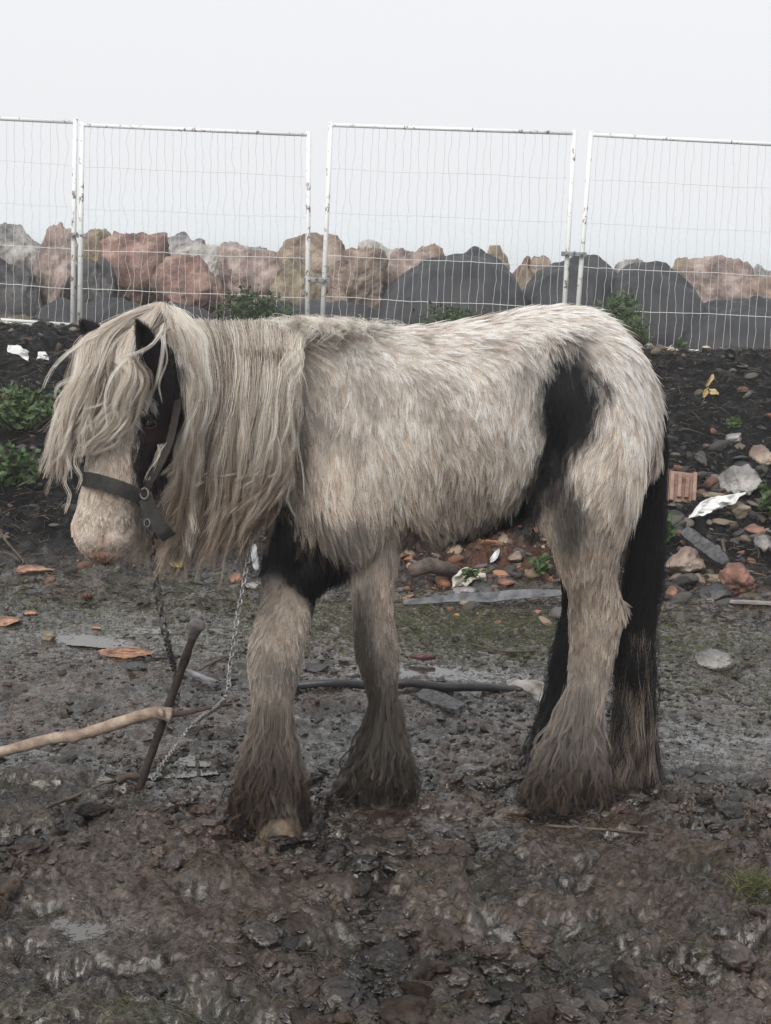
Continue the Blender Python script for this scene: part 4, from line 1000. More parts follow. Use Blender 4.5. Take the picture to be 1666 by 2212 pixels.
locks('brow_hair', gl, [MP*.8]*9, 3, gF, .0015, .0003, 6, .001, 1, .3, .2)

# ------------------------------------------------------------------ halter
halter = empty('halter', 'dirty grey green webbing halter round the horse nose and cheek', 'halter', loc=tuple(at(310, 1070, 3.9)))
web = surf('grey_green_webbing', (.020, .020, .0195), (.052, .051, .048), 25, .8, .6, 260, .3, bdist=.003)
lea = surf('old_leather', (.015, .012, .011), (.04, .03, .024), 25, .6, .4, 120, .3)
def band(name, P, wpx, mat, thick=.004, dirv=None):
    """flat strap following world points P; wide across the picture vertical unless told"""
    P = crom(P, 8); n = len(P); V, F = [], []
    T = np.gradient(P, axis=0); T /= np.linalg.norm(T, axis=1)[:, None]
    for i in range(n):
        out = np.array((0, -1., 0)) if dirv is None else np.asarray(dirv, float)
        # outward normal of a strap lying on the face
        nrm = out-T[i]*(out@T[i]); nrm /= np.linalg.norm(nrm); sd = np.cross(T[i], nrm); h = wpx
        wob = .0006*math.sin(i*1.7)
        for a, b in ((-1, 0), (1, 0), (1, 1), (-1, 1)): V.append(P[i]+sd*(a*h+wob)+nrm*b*thick)
    for i in range(n-1):
        for q in range(4): F.append((i*4+q, i*4+(q+1) % 4, i*4+4+(q+1) % 4, i*4+4+q))
    F += [(0, 3, 2, 1), tuple((n-1)*4+q for q in range(4))]
    o = mesh(name, V, F, mat, halter, False); bevel(o, .0012, 2); return o
band('noseband', [at(166, 1044, 3.97), at(176, 1034, 3.895), at(205, 1038, 3.843), at(240, 1048, 3.836), at(275, 1060, 3.85), at(308, 1078, 3.875), at(322, 1092, 3.905)], .0185, web)
band('chin_strap', [at(312, 1066, 3.876), at(322, 1096, 3.868), at(338, 1128, 3.868), at(354, 1147, 3.872), at(366, 1160, 3.888)], .0185, web)
band('cheek_strap', [at(314, 1062, 3.885), at(330, 1030, 3.878), at(352, 990, 3.885), at(368, 950, 3.90), at(378, 905, 3.93), at(388, 850, 3.985)], .0095, lea)
def torus(P, ax1, ax2, R, r, R2=None):
    R2 = R2 or R; return [P+ax1*R*math.cos(a)+ax2*R2*math.sin(a) for a in np.linspace(0, 2*math.pi, 17)]
steel = surf('rusty_chain_steel', (.05, .042, .038), (.26, .25, .25), 50, .45, .4, 200, .5, metallic=.7)
rg = at(312, 1066, 3.862); MB().tube(torus(rg, cCR*1.0, cCU,   .010, .003, .013), .0022, 8, False).build('ring', steel, halter)
MB().tube(torus(at(318, 1130, 3.862), cCR*1.0, cCU, .007, .003, .010), .002, 8, False).build('buckle', steel, halter)
# white flash of hair beside the cheek strap
fg = [P3([(352+gF.normal()*3, 960, 3.885), (343+gF.normal()*3, 985, 3.88), (325+gF.normal()*3, 1020, 3.875), (312+gF.normal()*3, 1042, 3.87)]) for q in range(3)]
locks('cheek_hair', fg, [MP*.8]*3, 5, gF, .0028, .0004, 10, .004, 3, .4, .3)
# ------------------------------------------------------------------ stake, pole, chains, litter
def chain(label, P, L, r, mat=None, group='tether chains'):
    P = crom(P, 10); s = np.r_[0, np.cumsum(np.linalg.norm(np.diff(P, axis=0), axis=1))]
    n = int(s[-1]/(L*.72)); root = None; mb = MB()
    for i in range(n):
        u = (i+.5)*s[-1]/n; c = np.array([np.interp(u, s, P[:, a]) for a in range(3)]); c2 = np.array([np.interp(min(u+.01, s[-1]), s, P[:, a]) for a in range(3)]); c1 = np.array([np.interp(max(u-.01, 0), s, P[:, a]) for a in range(3)])
        t = c2-c1; t /= np.linalg.norm(t); a = np.cross(t, (0, 1, .01)); a /= np.linalg.norm(a); b = np.cross(t, a)
        ang = (i % 2)*math.pi/2+.5+random.uniform(-.3, .3); w = a*math.cos(ang)+b*math.sin(ang)
        path = []
        for q in range(13):
            th = q/12*2*math.pi; path.append(c+t*(L/2-r)*np.sign(math.cos(th))*abs(math.cos(th))**.7+w*(L*.30)*math.sin(th))
        mb.tube(path, r, 6, False)
    o = mb.build('chain', mat or steel); tag(o, label, 'chain', group); return o
sf = gp(303, 1708)
st_bot = np.array(sf); Yst = sf.y
st_top = at(428, 1345, Yst-.05)
rust = surf('dark_rusty_iron', (.012, .010, .009), (.045, .03, .024), 30, .65, .7, 120, .4, c3=(.035, .026, .022), bdist=.004, r2=.4)
stake = empty('iron_stake', 'rusty iron tether stake with a mushroomed head, leaning right in the mud', 'stake', loc=tuple(st_bot))
ax = st_top-st_bot; Ls = np.linalg.norm(ax); ax /= Ls
PP = [st_bot-ax*.06+ax*t for t in np.linspace(0, Ls+.06, 24)]
MB().tube(PP, [.0115+.0010*math.sin(i*2.1)+.0006*math.sin(i*5) for i in range(24)], 14).build('shaft', rust, stake)
MB().tube([st_top-ax*.045, st_top-ax*.02, st_top-ax*.012, st_top, st_top+ax*.006], [.0125, .017, .0225, .022, .015], 18).build('head', surf('hammered_iron', (.10, .085, .085), (.28, .25, .25), 25, .5, .4, 90, .5), stake)
# pole
bark = surf('stripped_branch_bark', (.16, .11, .085), (.42, .35, .28), 18, .8, .8, 60, .25, c3=(.28, .215, .17), bdist=.006)
p1 = at(372, 1545, Yst-.07)
pole_pts = [gp(-260, 1700)+Vector((0, 0, .01)), gp(-100, 1668)+Vector((0, 0, .03)), at(0, 1625, Yst-.04), at(110, 1596, Yst-.05), at(170, 1588, Yst-.05), at(255, 1562, Yst-.06), at(330, 1540, Yst-.065), p1]
pole = empty('wooden_pole', 'pale peeled branch propped against the iron stake', 'pole', loc=tuple(p1))
Q = crom([list(p) for p in pole_pts], 8); nq = len(Q)
MB().tube(Q, [(.0135+.0035*i/nq)*(1+.05*math.sin(i*1.3)+.04*math.sin(i*.37))+(.0015 if i > nq-9 else 0)+.004*math.exp(-((i-30)/1.8)**2) for i in range(nq)], 16).build('branch', bark, pole)
MB().tube([at(345, 1532, Yst-.09), at(352, 1548, Yst-.1)], [.009, .005], 10).build('knot', bark, pole)
stick_m = surf('dark_twig_bark', (.05, .038, .03), (.15, .115, .09), 20, .8, .5, 60, .2)
o = MB().tube([at(362, 1545, Yst-.03), at(400, 1541, Yst), at(445, 1530, Yst+.03), at(497, 1522, Yst+.06)], [.009, .0075, .006, .003], 8).build('stick', stick_m); tag(o, 'thin dark stick poking out to the right behind the pale branch end', 'stick')
# chains
darkst = surf('dark_chain_iron', (.03, .026, .025), (.14, .13, .13), 50, .45, .4, 200, .5, metallic=.5)
chain('heavy dark chain hanging below the horse chin behind the stake', [at(332, 1130, 3.95), at(334, 1230, 3.96), at(346, 1310, 3.97), at(360, 1380, 3.99), at(378, 1450, Yst+.05), at(385, 1500, Yst+.03), at(372, 1530, Yst-.02)], .028, .0032, darkst)
g1 = gp(420, 1580); g2 = gp(360, 1650); g3 = gp(330, 1690)
chain('thin bright chain hanging from under the mane down to the mud', [at(545, 1160, 4.1), at(530, 1240, 4.08), at(512, 1340, 4.05), at(497, 1440, 4.03), at(484, 1512, 4.0), g1+Vector((0, 0, .02)), g2+Vector((0, 0, .012)), g3+Vector((0, 0, .01))], .019, .0024, surf('bright_chain_steel', (.10, .095, .09), (.38, .38, .38), 50, .4, .3, 200, .5, metallic=.3))

def frag(name, px, py, wpx, hpx, mat, label, cat, seed, sub=4, depth=None, rz=None, group=None, rough=.3, planes=8, sink=.40, tilt=0, lo=.45):
    c = gp(px, py+hpx*.5); s = c.y/FPX; sx, sz = wpx*s/2, hpx*s/2
    sy = depth if depth else (sx+sz)*.6
    V, F = rock_verts(seed, sub, sx, sy, sz, rough, planes, 30, lo)
    o = mesh(name, V, F, mat); o.location = (c.x, c.y+sy*.6, c.z+sz*(1-sink)); o.rotation_euler = (0, tilt, rz or 0)
    tag(o, label, cat, group); return o
terra = surf('terracotta', (.07, .05, .04), (.46, .26, .18), 14, .8, .5, 60, .2)
brick = surf('red_brick', (.09, .055, .045), (.31, .165, .125), 14, .85, .7, 50, .2)
RM = ROCKS_M
slate = surf('slate', (.025, .025, .027), (.07, .07, .072), 10, .6, .6, 40, .4, r2=.4)
white = surf('white_plastic', (.55, .55, .54), (.75, .75, .74), 10, .45, .3, 30, .4)
FR = [
 ('tile_fragment', 268, 1408, 132, 26, terra, 'long orange tile fragment in the mud left of the iron stake', 'tile fragment', 201, .05),
 ('tile_fragment', 14, 1340, 92, 22, terra, 'orange tile fragment cut by the left picture edge', 'tile fragment', 202, .06),
 ('tile_fragment', 62, 1235, 110, 20, terra, 'long thin orange tile sliver below the left green weeds', 'tile fragment', 203, .04),
 ('tile_fragment', 64, 1322, 32, 12, terra, 'small flat orange chip above the orange piece at the left edge', 'tile fragment', 204, .03),
 ('tile_fragment', 208, 1357, 24, 9, terra, 'tiny orange chip on the wet ground above the long orange tile', 'tile fragment', 205, .02),
 ('stone', 104, 1370, 36, 30, RM['tan'], 'lumpy tan stone on wet mud left of the orange tile', 'stone', 206, None),
 ('slate_piece', 292, 1440, 84, 18, slate, 'dark slate lying just below the long orange tile', 'slate', 207, .06),
 ('slate_piece', 82, 1277, 70, 16, slate, 'dark slate under the thin orange sliver at the left', 'slate', 208, .05),
 ('stone', 1545, 1418, 92, 52, RM['grey'], 'grey rock with an undercut shadow standing alone on mud right of the tail', 'stone', 209, None),
 ('stone', 1472, 1205, 118, 78, RM['brown'], 'big brown angular stone right of the tail, against the dark plank', 'stone', 210, None),
 ('brick', 1600, 1246, 92, 82, brick, 'large broken red brick block at the bank foot on the right', 'brick', 211, None),
 ('stone', 1553, 1273, 88, 42, RM['dark'], 'dark grey flat stone in front of the broken red brick', 'stone', 212, None),
 ('stone', 1602, 1030, 96, 84, RM['grey'], 'large flat greenish grey slab on the right of the bank', 'stone', 213, None),
 ('stone', 1655, 975, 66, 56, RM['brown'], 'rounded brown stone at the right edge above the white scrap', 'stone', 214, None),
 ('stone', 1600, 1108, 60, 46, RM['tan'], 'yellowish brown stone under the tip of the white scrap', 'stone', 215, None),
 ('stone', 1548, 1243, 84, 26, RM['tan'], 'flat yellowish slab between the big brown stone and the red brick', 'stone', 216, None),
 ('brick', 1628, 1147, 56, 30, brick, 'orange brown brick piece right of the yellowish stone', 'brick', 217, None),
 ('stone', 1655, 1180, 50, 48, RM['grey'], 'squarish grey stone at the right edge above the broken red brick', 'stone', 218, None),
 ('stone', 1414, 1262, 46, 56, RM['brown'], 'brown stone at the bank foot touching the black tail', 'stone', 219, None),
 ('brick', 1450, 1275, 36, 32, brick, 'small dark red brick piece beside the brown stone by the tail', 'brick', 220, None),
 ('stone', 1484, 1665, 66, 20, RM['dark'], 'largest dark pebble of the cluster on the mud right of the tail', 'stone', 221, None),
 ('stone', 1486, 1682, 34, 15, RM['dark'], 'small dark pebble at the left front of the pebble cluster', 'stone', 222, None),
 ('stone', 1523, 1672, 46, 20, RM['dark'], 'dark pebble at the right back of the pebble cluster', 'stone', 223, None),
 ('stone', 1526, 1690, 48, 18, RM['dark'], 'blue grey oval pebble at the right front of the pebble cluster', 'stone', 224, None),
 ('stone', 1622, 1693, 28, 20, RM['dark'], 'lone blue grey pebble near the right edge', 'stone', 225, None),
 ('stone', 1510, 1754, 52, 15, RM['dark'], 'lone dark oval pebble below the pebble cluster', 'stone', 226, None),
 ('stone', 1518, 990, 38, 34, RM['dark'], 'small dark grey stone above the grooved brick', 'stone', 227, None),
 ('stone', 1588, 938, 40, 34, RM['grey'], 'grey stone on the black bank above the large slab', 'stone', 228, None),
 ('stone', 1542, 1077, 52, 20, RM['tan'], 'small buff slab just right of the grooved brick', 'stone', 229, None),
 ('tile_fragment', 975, 1213, 44, 22, terra, 'orange tile piece behind the log under the belly', 'tile fragment', 230, .04),
 ('tile_fragment', 1094, 1265, 42, 17, brick, 'small pink brick piece beyond the grey plastic strip', 'tile fragment', 231, .03),
 ('stone', 1060, 1215, 40, 22, RM['dark'], 'dark stone behind the clear plastic scrap under the belly', 'stone', 232, None),
 ('stone', 1048, 1262, 88, 30, RM['dark'], 'wedge of dark stone in front of the crumpled white sheet', 'stone', 233, None),
 ('stone', 1090, 1165, 30, 24, RM['tan'], 'round tan stone high on the rubble under the belly', 'stone', 234, None),
 ('stone', 1118, 1200, 44, 34, RM['brown'], 'round brown stone on the rubble beside the near hind leg', 'stone', 235, None),
 ('stone', 1000, 1275, 60, 20, RM['grey'], 'flat grey stone between the log and the crumpled white sheet', 'stone', 236, None),
 ('brick', 509, 1240, 36, 30, brick, 'dull red brick lump beside the thin chain under the mane', 'brick', 237, None),
 ('stone', 548, 1262, 40, 18, RM['grey'], 'grey stone right of the dull red brick lump', 'stone', 238, None),
 ('stone', 683, 1440, 60, 24, slate, 'dark block lying on the mud between the fore legs', 'stone', 239, None),
 ('stone', 1184, 1105, 40, 26, RM['grey'], 'grey stone behind the near stifle', 'stone', 240, None),
 ('stone', 108, 885, 34, 20, RM['tan'], 'pale stone on the bank right of the upper green weed', 'stone', 241, None),
 ('stone', 60, 1000, 42, 26, slate, 'blue grey stone at the foot of the left weeds', 'stone', 242, None),
 ('tile_fragment', 160, 870, 30, 14, terra, 'small pink tile chip on the bank beside the forelock', 'tile fragment', 243, .03),
]
for nm, px, py, wp, hp2, mt, lab, cat, sd_, dp in FR:
    if sd_ == 240: continue
    frag(nm, px, py, wp, hp2, mt, lab, cat, sd_, depth=dp, rz=random.uniform(-.15, .15), sub=5 if wp > 60 else 4)
# grooved brick
c = gp(1475, 1082); s = c.y/FPX
gb = MB(); bw, bh = 62*s, 70*s
R_ = Matrix.Rotation(.08, 3, 'Y') @ Matrix.Rotation(-.45, 3, 'X')
def L2(v): return np.array(c)+np.array(R_ @ Vector(v))+np.array((0, .02, bh*.42))
gb.box(L2((0, .03, 0)), (bw, .05, bh), R_)
for k in range(4): gb.box(L2(((-.4+.265*k)*bw, -.004, (.03 if k % 2 else -.03)*bh)), (bw*.14, .03, bh*(.94-.14*(k % 3))), R_)
o = gb.build('hollow_brick', surf('dusty_brick', (.20, .115, .09), (.36, .25, .2), 14, .85, .8, 50, .2), None, False); bevel(o, .004); tag(o, 'grooved hollow brick lying tilted right behind the tail', 'brick')
# scraps: crumpled sheets
def scrap(name, pts, label, cat, mat, Yd=None, seed=1, crump=.012, thick=.002, wv_=1):
    """pts: outline centre line with half widths (px, py, half px)"""
    g = np.random.default_rng(seed); base = [gp(a, b+h) for a, b, h in pts]; Yd = Yd or min(b.y for b in base)
    rows = []; nq = 14
    Q = crom([(a, b, h) for a, b, h in pts], 8)
    for a, b, h in Q:
        for i in range(nq):
            v = i/(nq-1)*2-1; p = at(a, b+h*v, Yd-.02*v+.015*wv_*math.sin(a*.12+v*2)); rows.append(p)
    V = np.array(rows); n = len(Q)
    V = V+np.stack([fb(V[:, 0]*20+seed, V[:, 2]*30, 3)*crump, (1-np.abs(fb(V[:, 0]*16+seed, V[:, 2]*26+5, 3))*3)*crump*1.6, fb(V[:, 0]*25+9, V[:, 2]*30, 3)*crump*.5], 1)
    idx = np.arange(n*nq).reshape(n, nq); F = np.stack([idx[:-1, :-1], idx[:-1, 1:], idx[1:, 1:], idx[1:, :-1]], -1).reshape(-1, 4)
    o = mesh(name, V, F, mat); sm_ = o.modifiers.new('s', 'SOLIDIFY'); sm_.thickness = thick; tag(o, label, cat); return o
scrap('plastic_scrap', [(1488, 1120, 2), (1520, 1098, 16), (1550, 1088, 15), (1575, 1080, 11), (1614, 1067, 2)], 'torn white plastic scrap pointing up right across the bank stones', 'plastic scrap', white, seed=3)
scrap('white_sheet', [(976, 1262, 10), (1000, 1252, 22), (1025, 1242, 12), (1050, 1248, 9)], 'crumpled white sheet beyond the grey plastic strip', 'plastic scrap', surf('dirty_white_cloth', (.42, .39, .34), (.62, .58, .52), 14, .8, .4, 50, .2), seed=5)
scrap('grey_plastic_strip', [(872, 1300, 6), (930, 1296, 7), (990, 1290, 9), (1050, 1290, 11), (1110, 1284, 10), (1170, 1281, 9), (1216, 1280, 5)], 'long grey plastic strip lying behind the legs', 'plastic scrap', surf('grey_film', (.04, .042, .046), (.15, .155, .165), 22, .35, .5, 40, .5), seed=6, crump=.0015, wv_=.15)
scrap('white_cloth', [(1092, 1474, 4), (1130, 1478, 9), (1152, 1488, 18), (1176, 1496, 22)], 'dirty white cloth at the end of the black hose', 'cloth', surf('muddy_white_cloth', (.36, .33, .29), (.58, .55, .52), 12, .8, .4, 50, .2), seed=7)
scrap('plastic_scrap', [(16, 752, 8), (40, 757, 10), (62, 770, 12)], 'crumpled white film on the top of the bank at the left', 'plastic scrap', white, seed=8)
scrap('plastic_scrap', [(80, 770, 8), (96, 768, 9), (104, 772, 6)], 'small white film scrap just right of the larger one on the bank', 'plastic scrap', white, seed=9)
scrap('plastic_scrap', [(1058, 1210, 4), (1070, 1200, 9), (1080, 1190, 5)], 'clear shiny plastic scrap on the rubble under the belly', 'plastic scrap', surf('clear_plastic', (.35, .37, .38), (.7, .72, .72), 30, .15, .3, 30, .6), seed=10, crump=.006)
scrap('plastic_scrap', [(545, 1196, 22), (556, 1215, 30), (560, 1230, 12)], 'pale grey plastic scrap behind the far fore leg', 'plastic scrap', surf('pale_film', (.25, .26, .27), (.45, .46, .47), 14, .4, .3, 50, .5), seed=11)
scrap('yellow_wrapper', [(372, 1216, 5), (386, 1217, 8), (397, 1218, 6)], 'small yellow wrapper on the bank foot below the beard', 'wrapper', surf('yellow_wrapper', (.55, .42, .05), (.7, .55, .1), 14, .5, .2, 50, .5), seed=12, crump=.005)
scrap('plastic_scrap', [(0, 694, 4), (60, 696, 4), (105, 698, 5)], 'white strip along the foot of the left fence panel', 'plastic scrap', white, seed=14, crump=.01)
for k, (pp, lb) in enumerate([([(1518, 860, 3), (1522, 852, 8), (1530, 843, 7)], 'lower left dry yellow leaf on the black bank'), ([(1527, 835, 2), (1535, 822, 9), (1542, 812, 4)], 'upper dry brown leaf on the black bank'), ([(1534, 846, 5), (1545, 846, 6), (1553, 850, 3)], 'right dry yellow leaf on the black bank')]):
    scrap('dry_leaf', pp, lb, 'leaf', surf('dry_leaf', (.32, .22, .09), (.5, .38, .2), 20, .7, .3, 50, .3), seed=20+k, crump=.008)
# log, hose, planks
o = MB().tube([gp(885, 1262)+Vector((0, 0, .05)), gp(925, 1256)+Vector((0, 0, .055)), gp(978, 1248)+Vector((0, 0, .055))], [.03, .036, .032], 16).build('log', surf('wet_log', (.05, .04, .035), (.16, .125, .105), 12, .7, .8, 40, .3)); tag(o, 'short dark log at the bank foot under the belly', 'log')
hp_m = surf('black_hose', (.015, .016, .018), (.045, .047, .05), 20, .35, .2, 60, .5)
pts = [gp(x, y)+Vector((0, 0, .018)) for x, y in ((640, 1497), (720, 1494), (800, 1492), (880, 1489), (960, 1490), (1040, 1493), (1110, 1488), (1150, 1498))]
for p in pts: p.y = pts[3].y+(p.y-pts[3].y)*.5
o = MB().tube(crom([list(p) for p in pts], 6), .0145, 12).build('hose', hp_m); tag(o, 'black hose lying on the mud behind the fore legs', 'hose')
def plank(label, p0, p1, wd, th, mat, name='plank', tilt=0, lift=.02):
    A, B = gp(*p0), gp(*p1); A.z += lift; B.z += lift; d = B-A; L = d.length; x = d.normalized(); y = Vector((0, 0, 1)).cross(x).normalized(); z = x.cross(y)
    R = Matrix((x, y, z)).transposed() @ Matrix.Rotation(tilt, 3, 'X'); mb = MB(); ns = 10; V = []; g = np.random.default_rng(int(p0[0]))
    for i in range(ns+1):
        t = i/ns-.5; k = 1-.35*abs(t*2)**6+g.normal()*.04
        for a, b in ((-1, -1), (1, -1), (1, 1), (-1, 1)): V.append(np.array((A+B)/2)+np.array(R @ Vector((t*L+g.normal()*.004, a*wd/2*k, b*th/2*(1+g.normal()*.1)))))
    F = []
    for i in range(ns):
        for q in range(4): F.append((i*4+q, i*4+4+q, i*4+4+(q+1) % 4, i*4+(q+1) % 4))
    F += [(0, 1, 2, 3), tuple(ns*4+q for q in (3, 2, 1, 0))]
    o = mb.add(V, F).build(name, mat, None, False); bevel(o, .002); tag(o, label, 'plank'); return o
wood = surf('weathered_wet_wood', (.02, .02, .02), (.15, .15, .155), 55, .5, .8, 60, .4)
plank('short weathered grey plank on the mud right of the near fore leg', (905, 1505), (995, 1542), .06, .016, wood, tilt=.35)
plank('dark painted board leaning among the stones behind the tail', (1478, 1172), (1568, 1232), .07, .03, surf('painted_board', (.012, .012, .014), (.10, .10, .105), 35, .5, .4, 60, .4), tilt=.5, lift=.06)
plank('thin pale lath on the mud at the right edge', (1576, 1308), (1690, 1312), .03, .012, surf('pale_lath', (.18, .17, .16), (.32, .3, .28), 16, .7, .5, 60, .3))
plank('thin grey white lath on the mud right of the stake', (395, 1462), (468, 1484), .02, .01, surf('grey_lath', (.06, .06, .065), (.26, .27, .285), 16, .5, .5, 60, .3))
o = MB().tube([gp(885, 1427)+Vector((0, 0, .02)), gp(915, 1432)+Vector((0, 0, .024)), gp(940, 1430)+Vector((0, 0, .02))], [.006, .014, .008], 12).build('bottle', surf('dark_red_plastic', (.05, .02, .018), (.12, .045, .035), 14, .4, .2, 50, .5)); tag(o, 'small dark red bottle on the mud right of the near fore knee', 'bottle')
# thin sticks on the mud
for (pl, rr, lb) in [([(100, 1745), (160, 1722), (240, 1698), (320, 1690)], .005, 'long thin twig on the mud at the foot of the stake'), ([(450, 1760), (470, 1740), (485, 1705)], .004, 'short curved twig left of the forward fore foot'),
                     ([(252, 1707), (275, 1700), (296, 1698)], .012, 'stubby black stick end at the base of the stake'), ([(1180, 1790), (1330, 1800), (1480, 1806), (1600, 1800)], .004, 'long thin twig on the mud below the hind feet'),
                     ([(1020, 1395), (1080, 1408), (1150, 1412), (1200, 1395)], .005, 'thin reddish bramble stem on the mud below the belly'), ([(430, 1450), (470, 1432), (520, 1415)], .005, 'thin dark twig beside the thin chain'),
                     ([(0, 1145), (15, 1180), (50, 1210), (40, 1230)], .006, 'pale looped stem on the bank at the left edge'), ([(1560, 1180), (1572, 1210), (1590, 1235)], .009, 'grey stick leaning behind the broken red brick')]:
    P = [gp(a, b)+Vector((0, 0, rr+.004)) for a, b in pl]
    o = MB().tube(crom([list(p) for p in P], 5), [rr*(1-.5*i/(len(P)*5)) for i in range((len(P)-1)*5+1)], 6).build('twig', stick_m); tag(o, lb, 'twig')

# ------------------------------------------------------------------ plants
def leafmat(name, c1, c2):
    m = surf(name, c1, c2, 20, .55, .2, 60, .35); return m
LM = {'dark': leafmat('dark_green_leaf', (.025, .05, .02), (.065, .11, .045)), 'mid': leafmat('green_leaf', (.028, .055, .018), (.075, .125, .042)), 'soft': leafmat('grey_green_leaf', (.045, .08, .035), (.10, .145, .065))}
stem_g = surf('green_stem', (.06, .07, .03), (.14, .13, .07), 20, .7, .2, 60, .3)
def weed(px, py, h, wd, nst, nl, mat, label, leaf=.05, seed=1, thin=.35, lobed=False, bend=.5, Yd=None):
    g = np.random.default_rng(seed); b = gp(px, py)
    if Yd: q_ = at(px, py, Yd); b = Vector((q_[0], Yd, float(ground_z(np.array([q_[0]]), np.array([Yd]), False)[0])))
    root = empty('weed', label, 'weed', 'weeds on the bank', loc=tuple(b))
    sm2, lf = MB(), MB()
    for s in range(nst):
        a = g.uniform(0, 6.28); sp = g.uniform(.1, 1)*wd; tip = np.array(b)+np.array((math.cos(a)*sp, math.sin(a)*sp*.7, h*g.uniform(.55, 1)*(1-.3*(sp/wd)**2))); P = []
        b0 = np.array(b)+np.array((math.cos(a)*sp*.25, math.sin(a)*sp*.2, -.01))
        for t in np.linspace(0, 1, 8): P.append(b0*(1-t)+tip*t+np.array((g.normal()*.006, g.normal()*.006, bend*.2*h*math.sin(t*3.14)*.5)))
        sm2.tube(P, [.004*(1-.7*i/7) for i in range(8)], 5, False)
        for q in range(nl):
            t = g.uniform(.2, 1.0); i = min(int(t*7), 6); p = P[i]*(1-(t*7-i))+P[i+1]*(t*7-i)
            d = g.normal(size=3); d[2] = d[2]*.5+.35; d /= np.linalg.norm(d); sd = np.cross(d, g.normal(size=3)); sd /= np.linalg.norm(sd); nn = np.cross(d, sd)
            L = leaf*g.uniform(.6, 1.2)*(1.15-.4*t); W = L*thin
            if lobed:
                for dv, Lf in ((d, L), (d*.7+sd*.6, L*.6), (d*.7-sd*.6, L*.6), (d*.3+sd*.9, L*.4), (d*.3-sd*.9, L*.4)):
                    pp = p+d*L*(.25 if Lf < L else 0); s3 = np.cross(dv, nn); s3 /= np.linalg.norm(s3)+1e-9
                    lf.add([pp, pp+dv*Lf*.5+s3*Lf*.14+nn*.003, pp+dv*Lf-nn*Lf*.1, pp+dv*Lf*.5-s3*Lf*.14+nn*.003], [(0, 1, 2, 3)])
            else:
                V = [p, p+d*L*.3+sd*W*.8-nn*.002, p+d*L*.65+sd*W*.7-nn*L*.06, p+d*L-nn*L*.2, p+d*L*.65-sd*W*.7-nn*L*.06, p+d*L*.3-sd*W*.8-nn*.002, p+d*L*.5+nn*L*.05]
                lf.add(V, [(0, 1, 6), (1, 2, 6), (2, 3, 6), (3, 4, 6), (4, 5, 6), (5, 0, 6)])
    sm2.build('stem', stem_g, root, False); lf.build('leaves', mat, root, False)
weed(550, 715, .58, .42, 60, 18, LM['dark'], 'dark green bushy weed behind the horse mane at the fence', .085, 31, lobed=True, Yd=15.1)
weed(590, 705, .40, .22, 20, 12, LM['dark'], 'low dark green weed touching the right side of the bushy one', .08, 32, lobed=True, Yd=15.0)
weed(985, 712, .50, .42, 54, 13, LM['dark'], 'dark green weed before the tallest black mound, above the horse back', .09, 33, lobed=True, Yd=15.0)
weed(1085, 680, .36, .14, 10, 10, LM['dark'], 'sparse dark weed right of the tallest black mound', .08, 34, lobed=True, Yd=15.2)
weed(1340, 735, .62, .24, 60, 18, LM['soft'], 'feathery light green weed beside the horse rump', .09, 35, lobed=True, Yd=13.8)
weed(1375, 742, .34, .16, 16, 12, LM['soft'], 'lower feathery weed touching the right side of the light green one', .08, 36, lobed=True, Yd=13.0)
weed(45, 925, .24, .38, 52, 9, LM['mid'], 'leafy green weed on the bank at the left, upper of two', .065, 37, .26)
weed(8, 1045, .22, .28, 40, 9, LM['mid'], 'bright green leafy weed at the left edge, lower of two', .07, 38, .28)
weed(1432, 1168, .14, .09, 12, 7, LM['mid'], 'small round leaved weed between tail and big brown stone', .05, 39, .5)
weed(1662, 1110, .16, .10, 10, 7, LM['mid'], 'green weed at the right edge above the orange brick piece', .06, 40, .45)
weed(1655, 730, .15, .14, 10, 8, LM['dark'], 'tiny weed at the fence foot at the right edge', .06, 41, .4, Yd=14.9)
weed(1466, 738, .2, .1, 9, 8, LM['mid'], 'tiny weed at the fence foot right of the rump', .05, 42, .4, Yd=14.6)
weed(100, 705, .14, .16, 12, 8, LM['dark'], 'tiny weed at the fence foot left of the double post', .06, 43, .4, Yd=15)
weed(1165, 1245, .08, .07, 9, 7, LM['mid'], 'small dark leaved weed in front of the near hind knee', .045, 44, .5)
weed(1028, 1262, .07, .08, 10, 7, LM['mid'], 'tiny creeping weed beside the crumpled white sheet', .035, 45, .5)
weed(1590, 920, .07, .06, 8, 6, LM['mid'], 'tiny green sprig on the black bank at the right', .045, 46, .4)

# ------------------------------------------------------------------ uncountable cover
def hair_stuff(name, P, C, r0, r1, kind='stuff'):
    o = hair(name, P, C, r0, r1, None); tag(o, kind=kind); return o
gG = np.random.default_rng(90)
def blades(n, fx, L, col, spread, name, lift=.7, r=.0007, bend=.6):
    x, y = fx(n); z = ground_z(x, y, True); R = np.stack([x, y, z-.004], 1); a = gG.uniform(0, 6.28, n); ll = L*gG.uniform(.4, 1.2, n)
    d = np.stack([np.cos(a)*spread, np.sin(a)*spread, np.full(n, lift)*gG.uniform(.2, 1.2, n)], 1); d /= np.linalg.norm(d, axis=1)[:, None]
    P = np.stack([R, R+d*(ll*.5)[:, None], R+d*(ll*.9)[:, None]+np.stack([np.cos(a), np.sin(a), -np.ones(n)*.5], 1)*(ll*.25*bend)[:, None]], 1)
    cc = np.array(col)[gG.integers(0, len(col), n)]*gG.uniform(.5, 1.3, (n, 1))
    return hair_stuff(name, P, cc, r, r*.3)
GR = [(.10, .13, .035), (.07, .10, .03), (.16, .16, .06), (.12, .11, .07)]
def zone(cs):
    def f(n):
        k = gG.integers(0, len(cs), n); c = np.array(cs)[k]; return c[:, 0]+gG.normal(size=n)*c[:, 2], c[:, 1]+gG.normal(size=n)*c[:, 3]
    return f
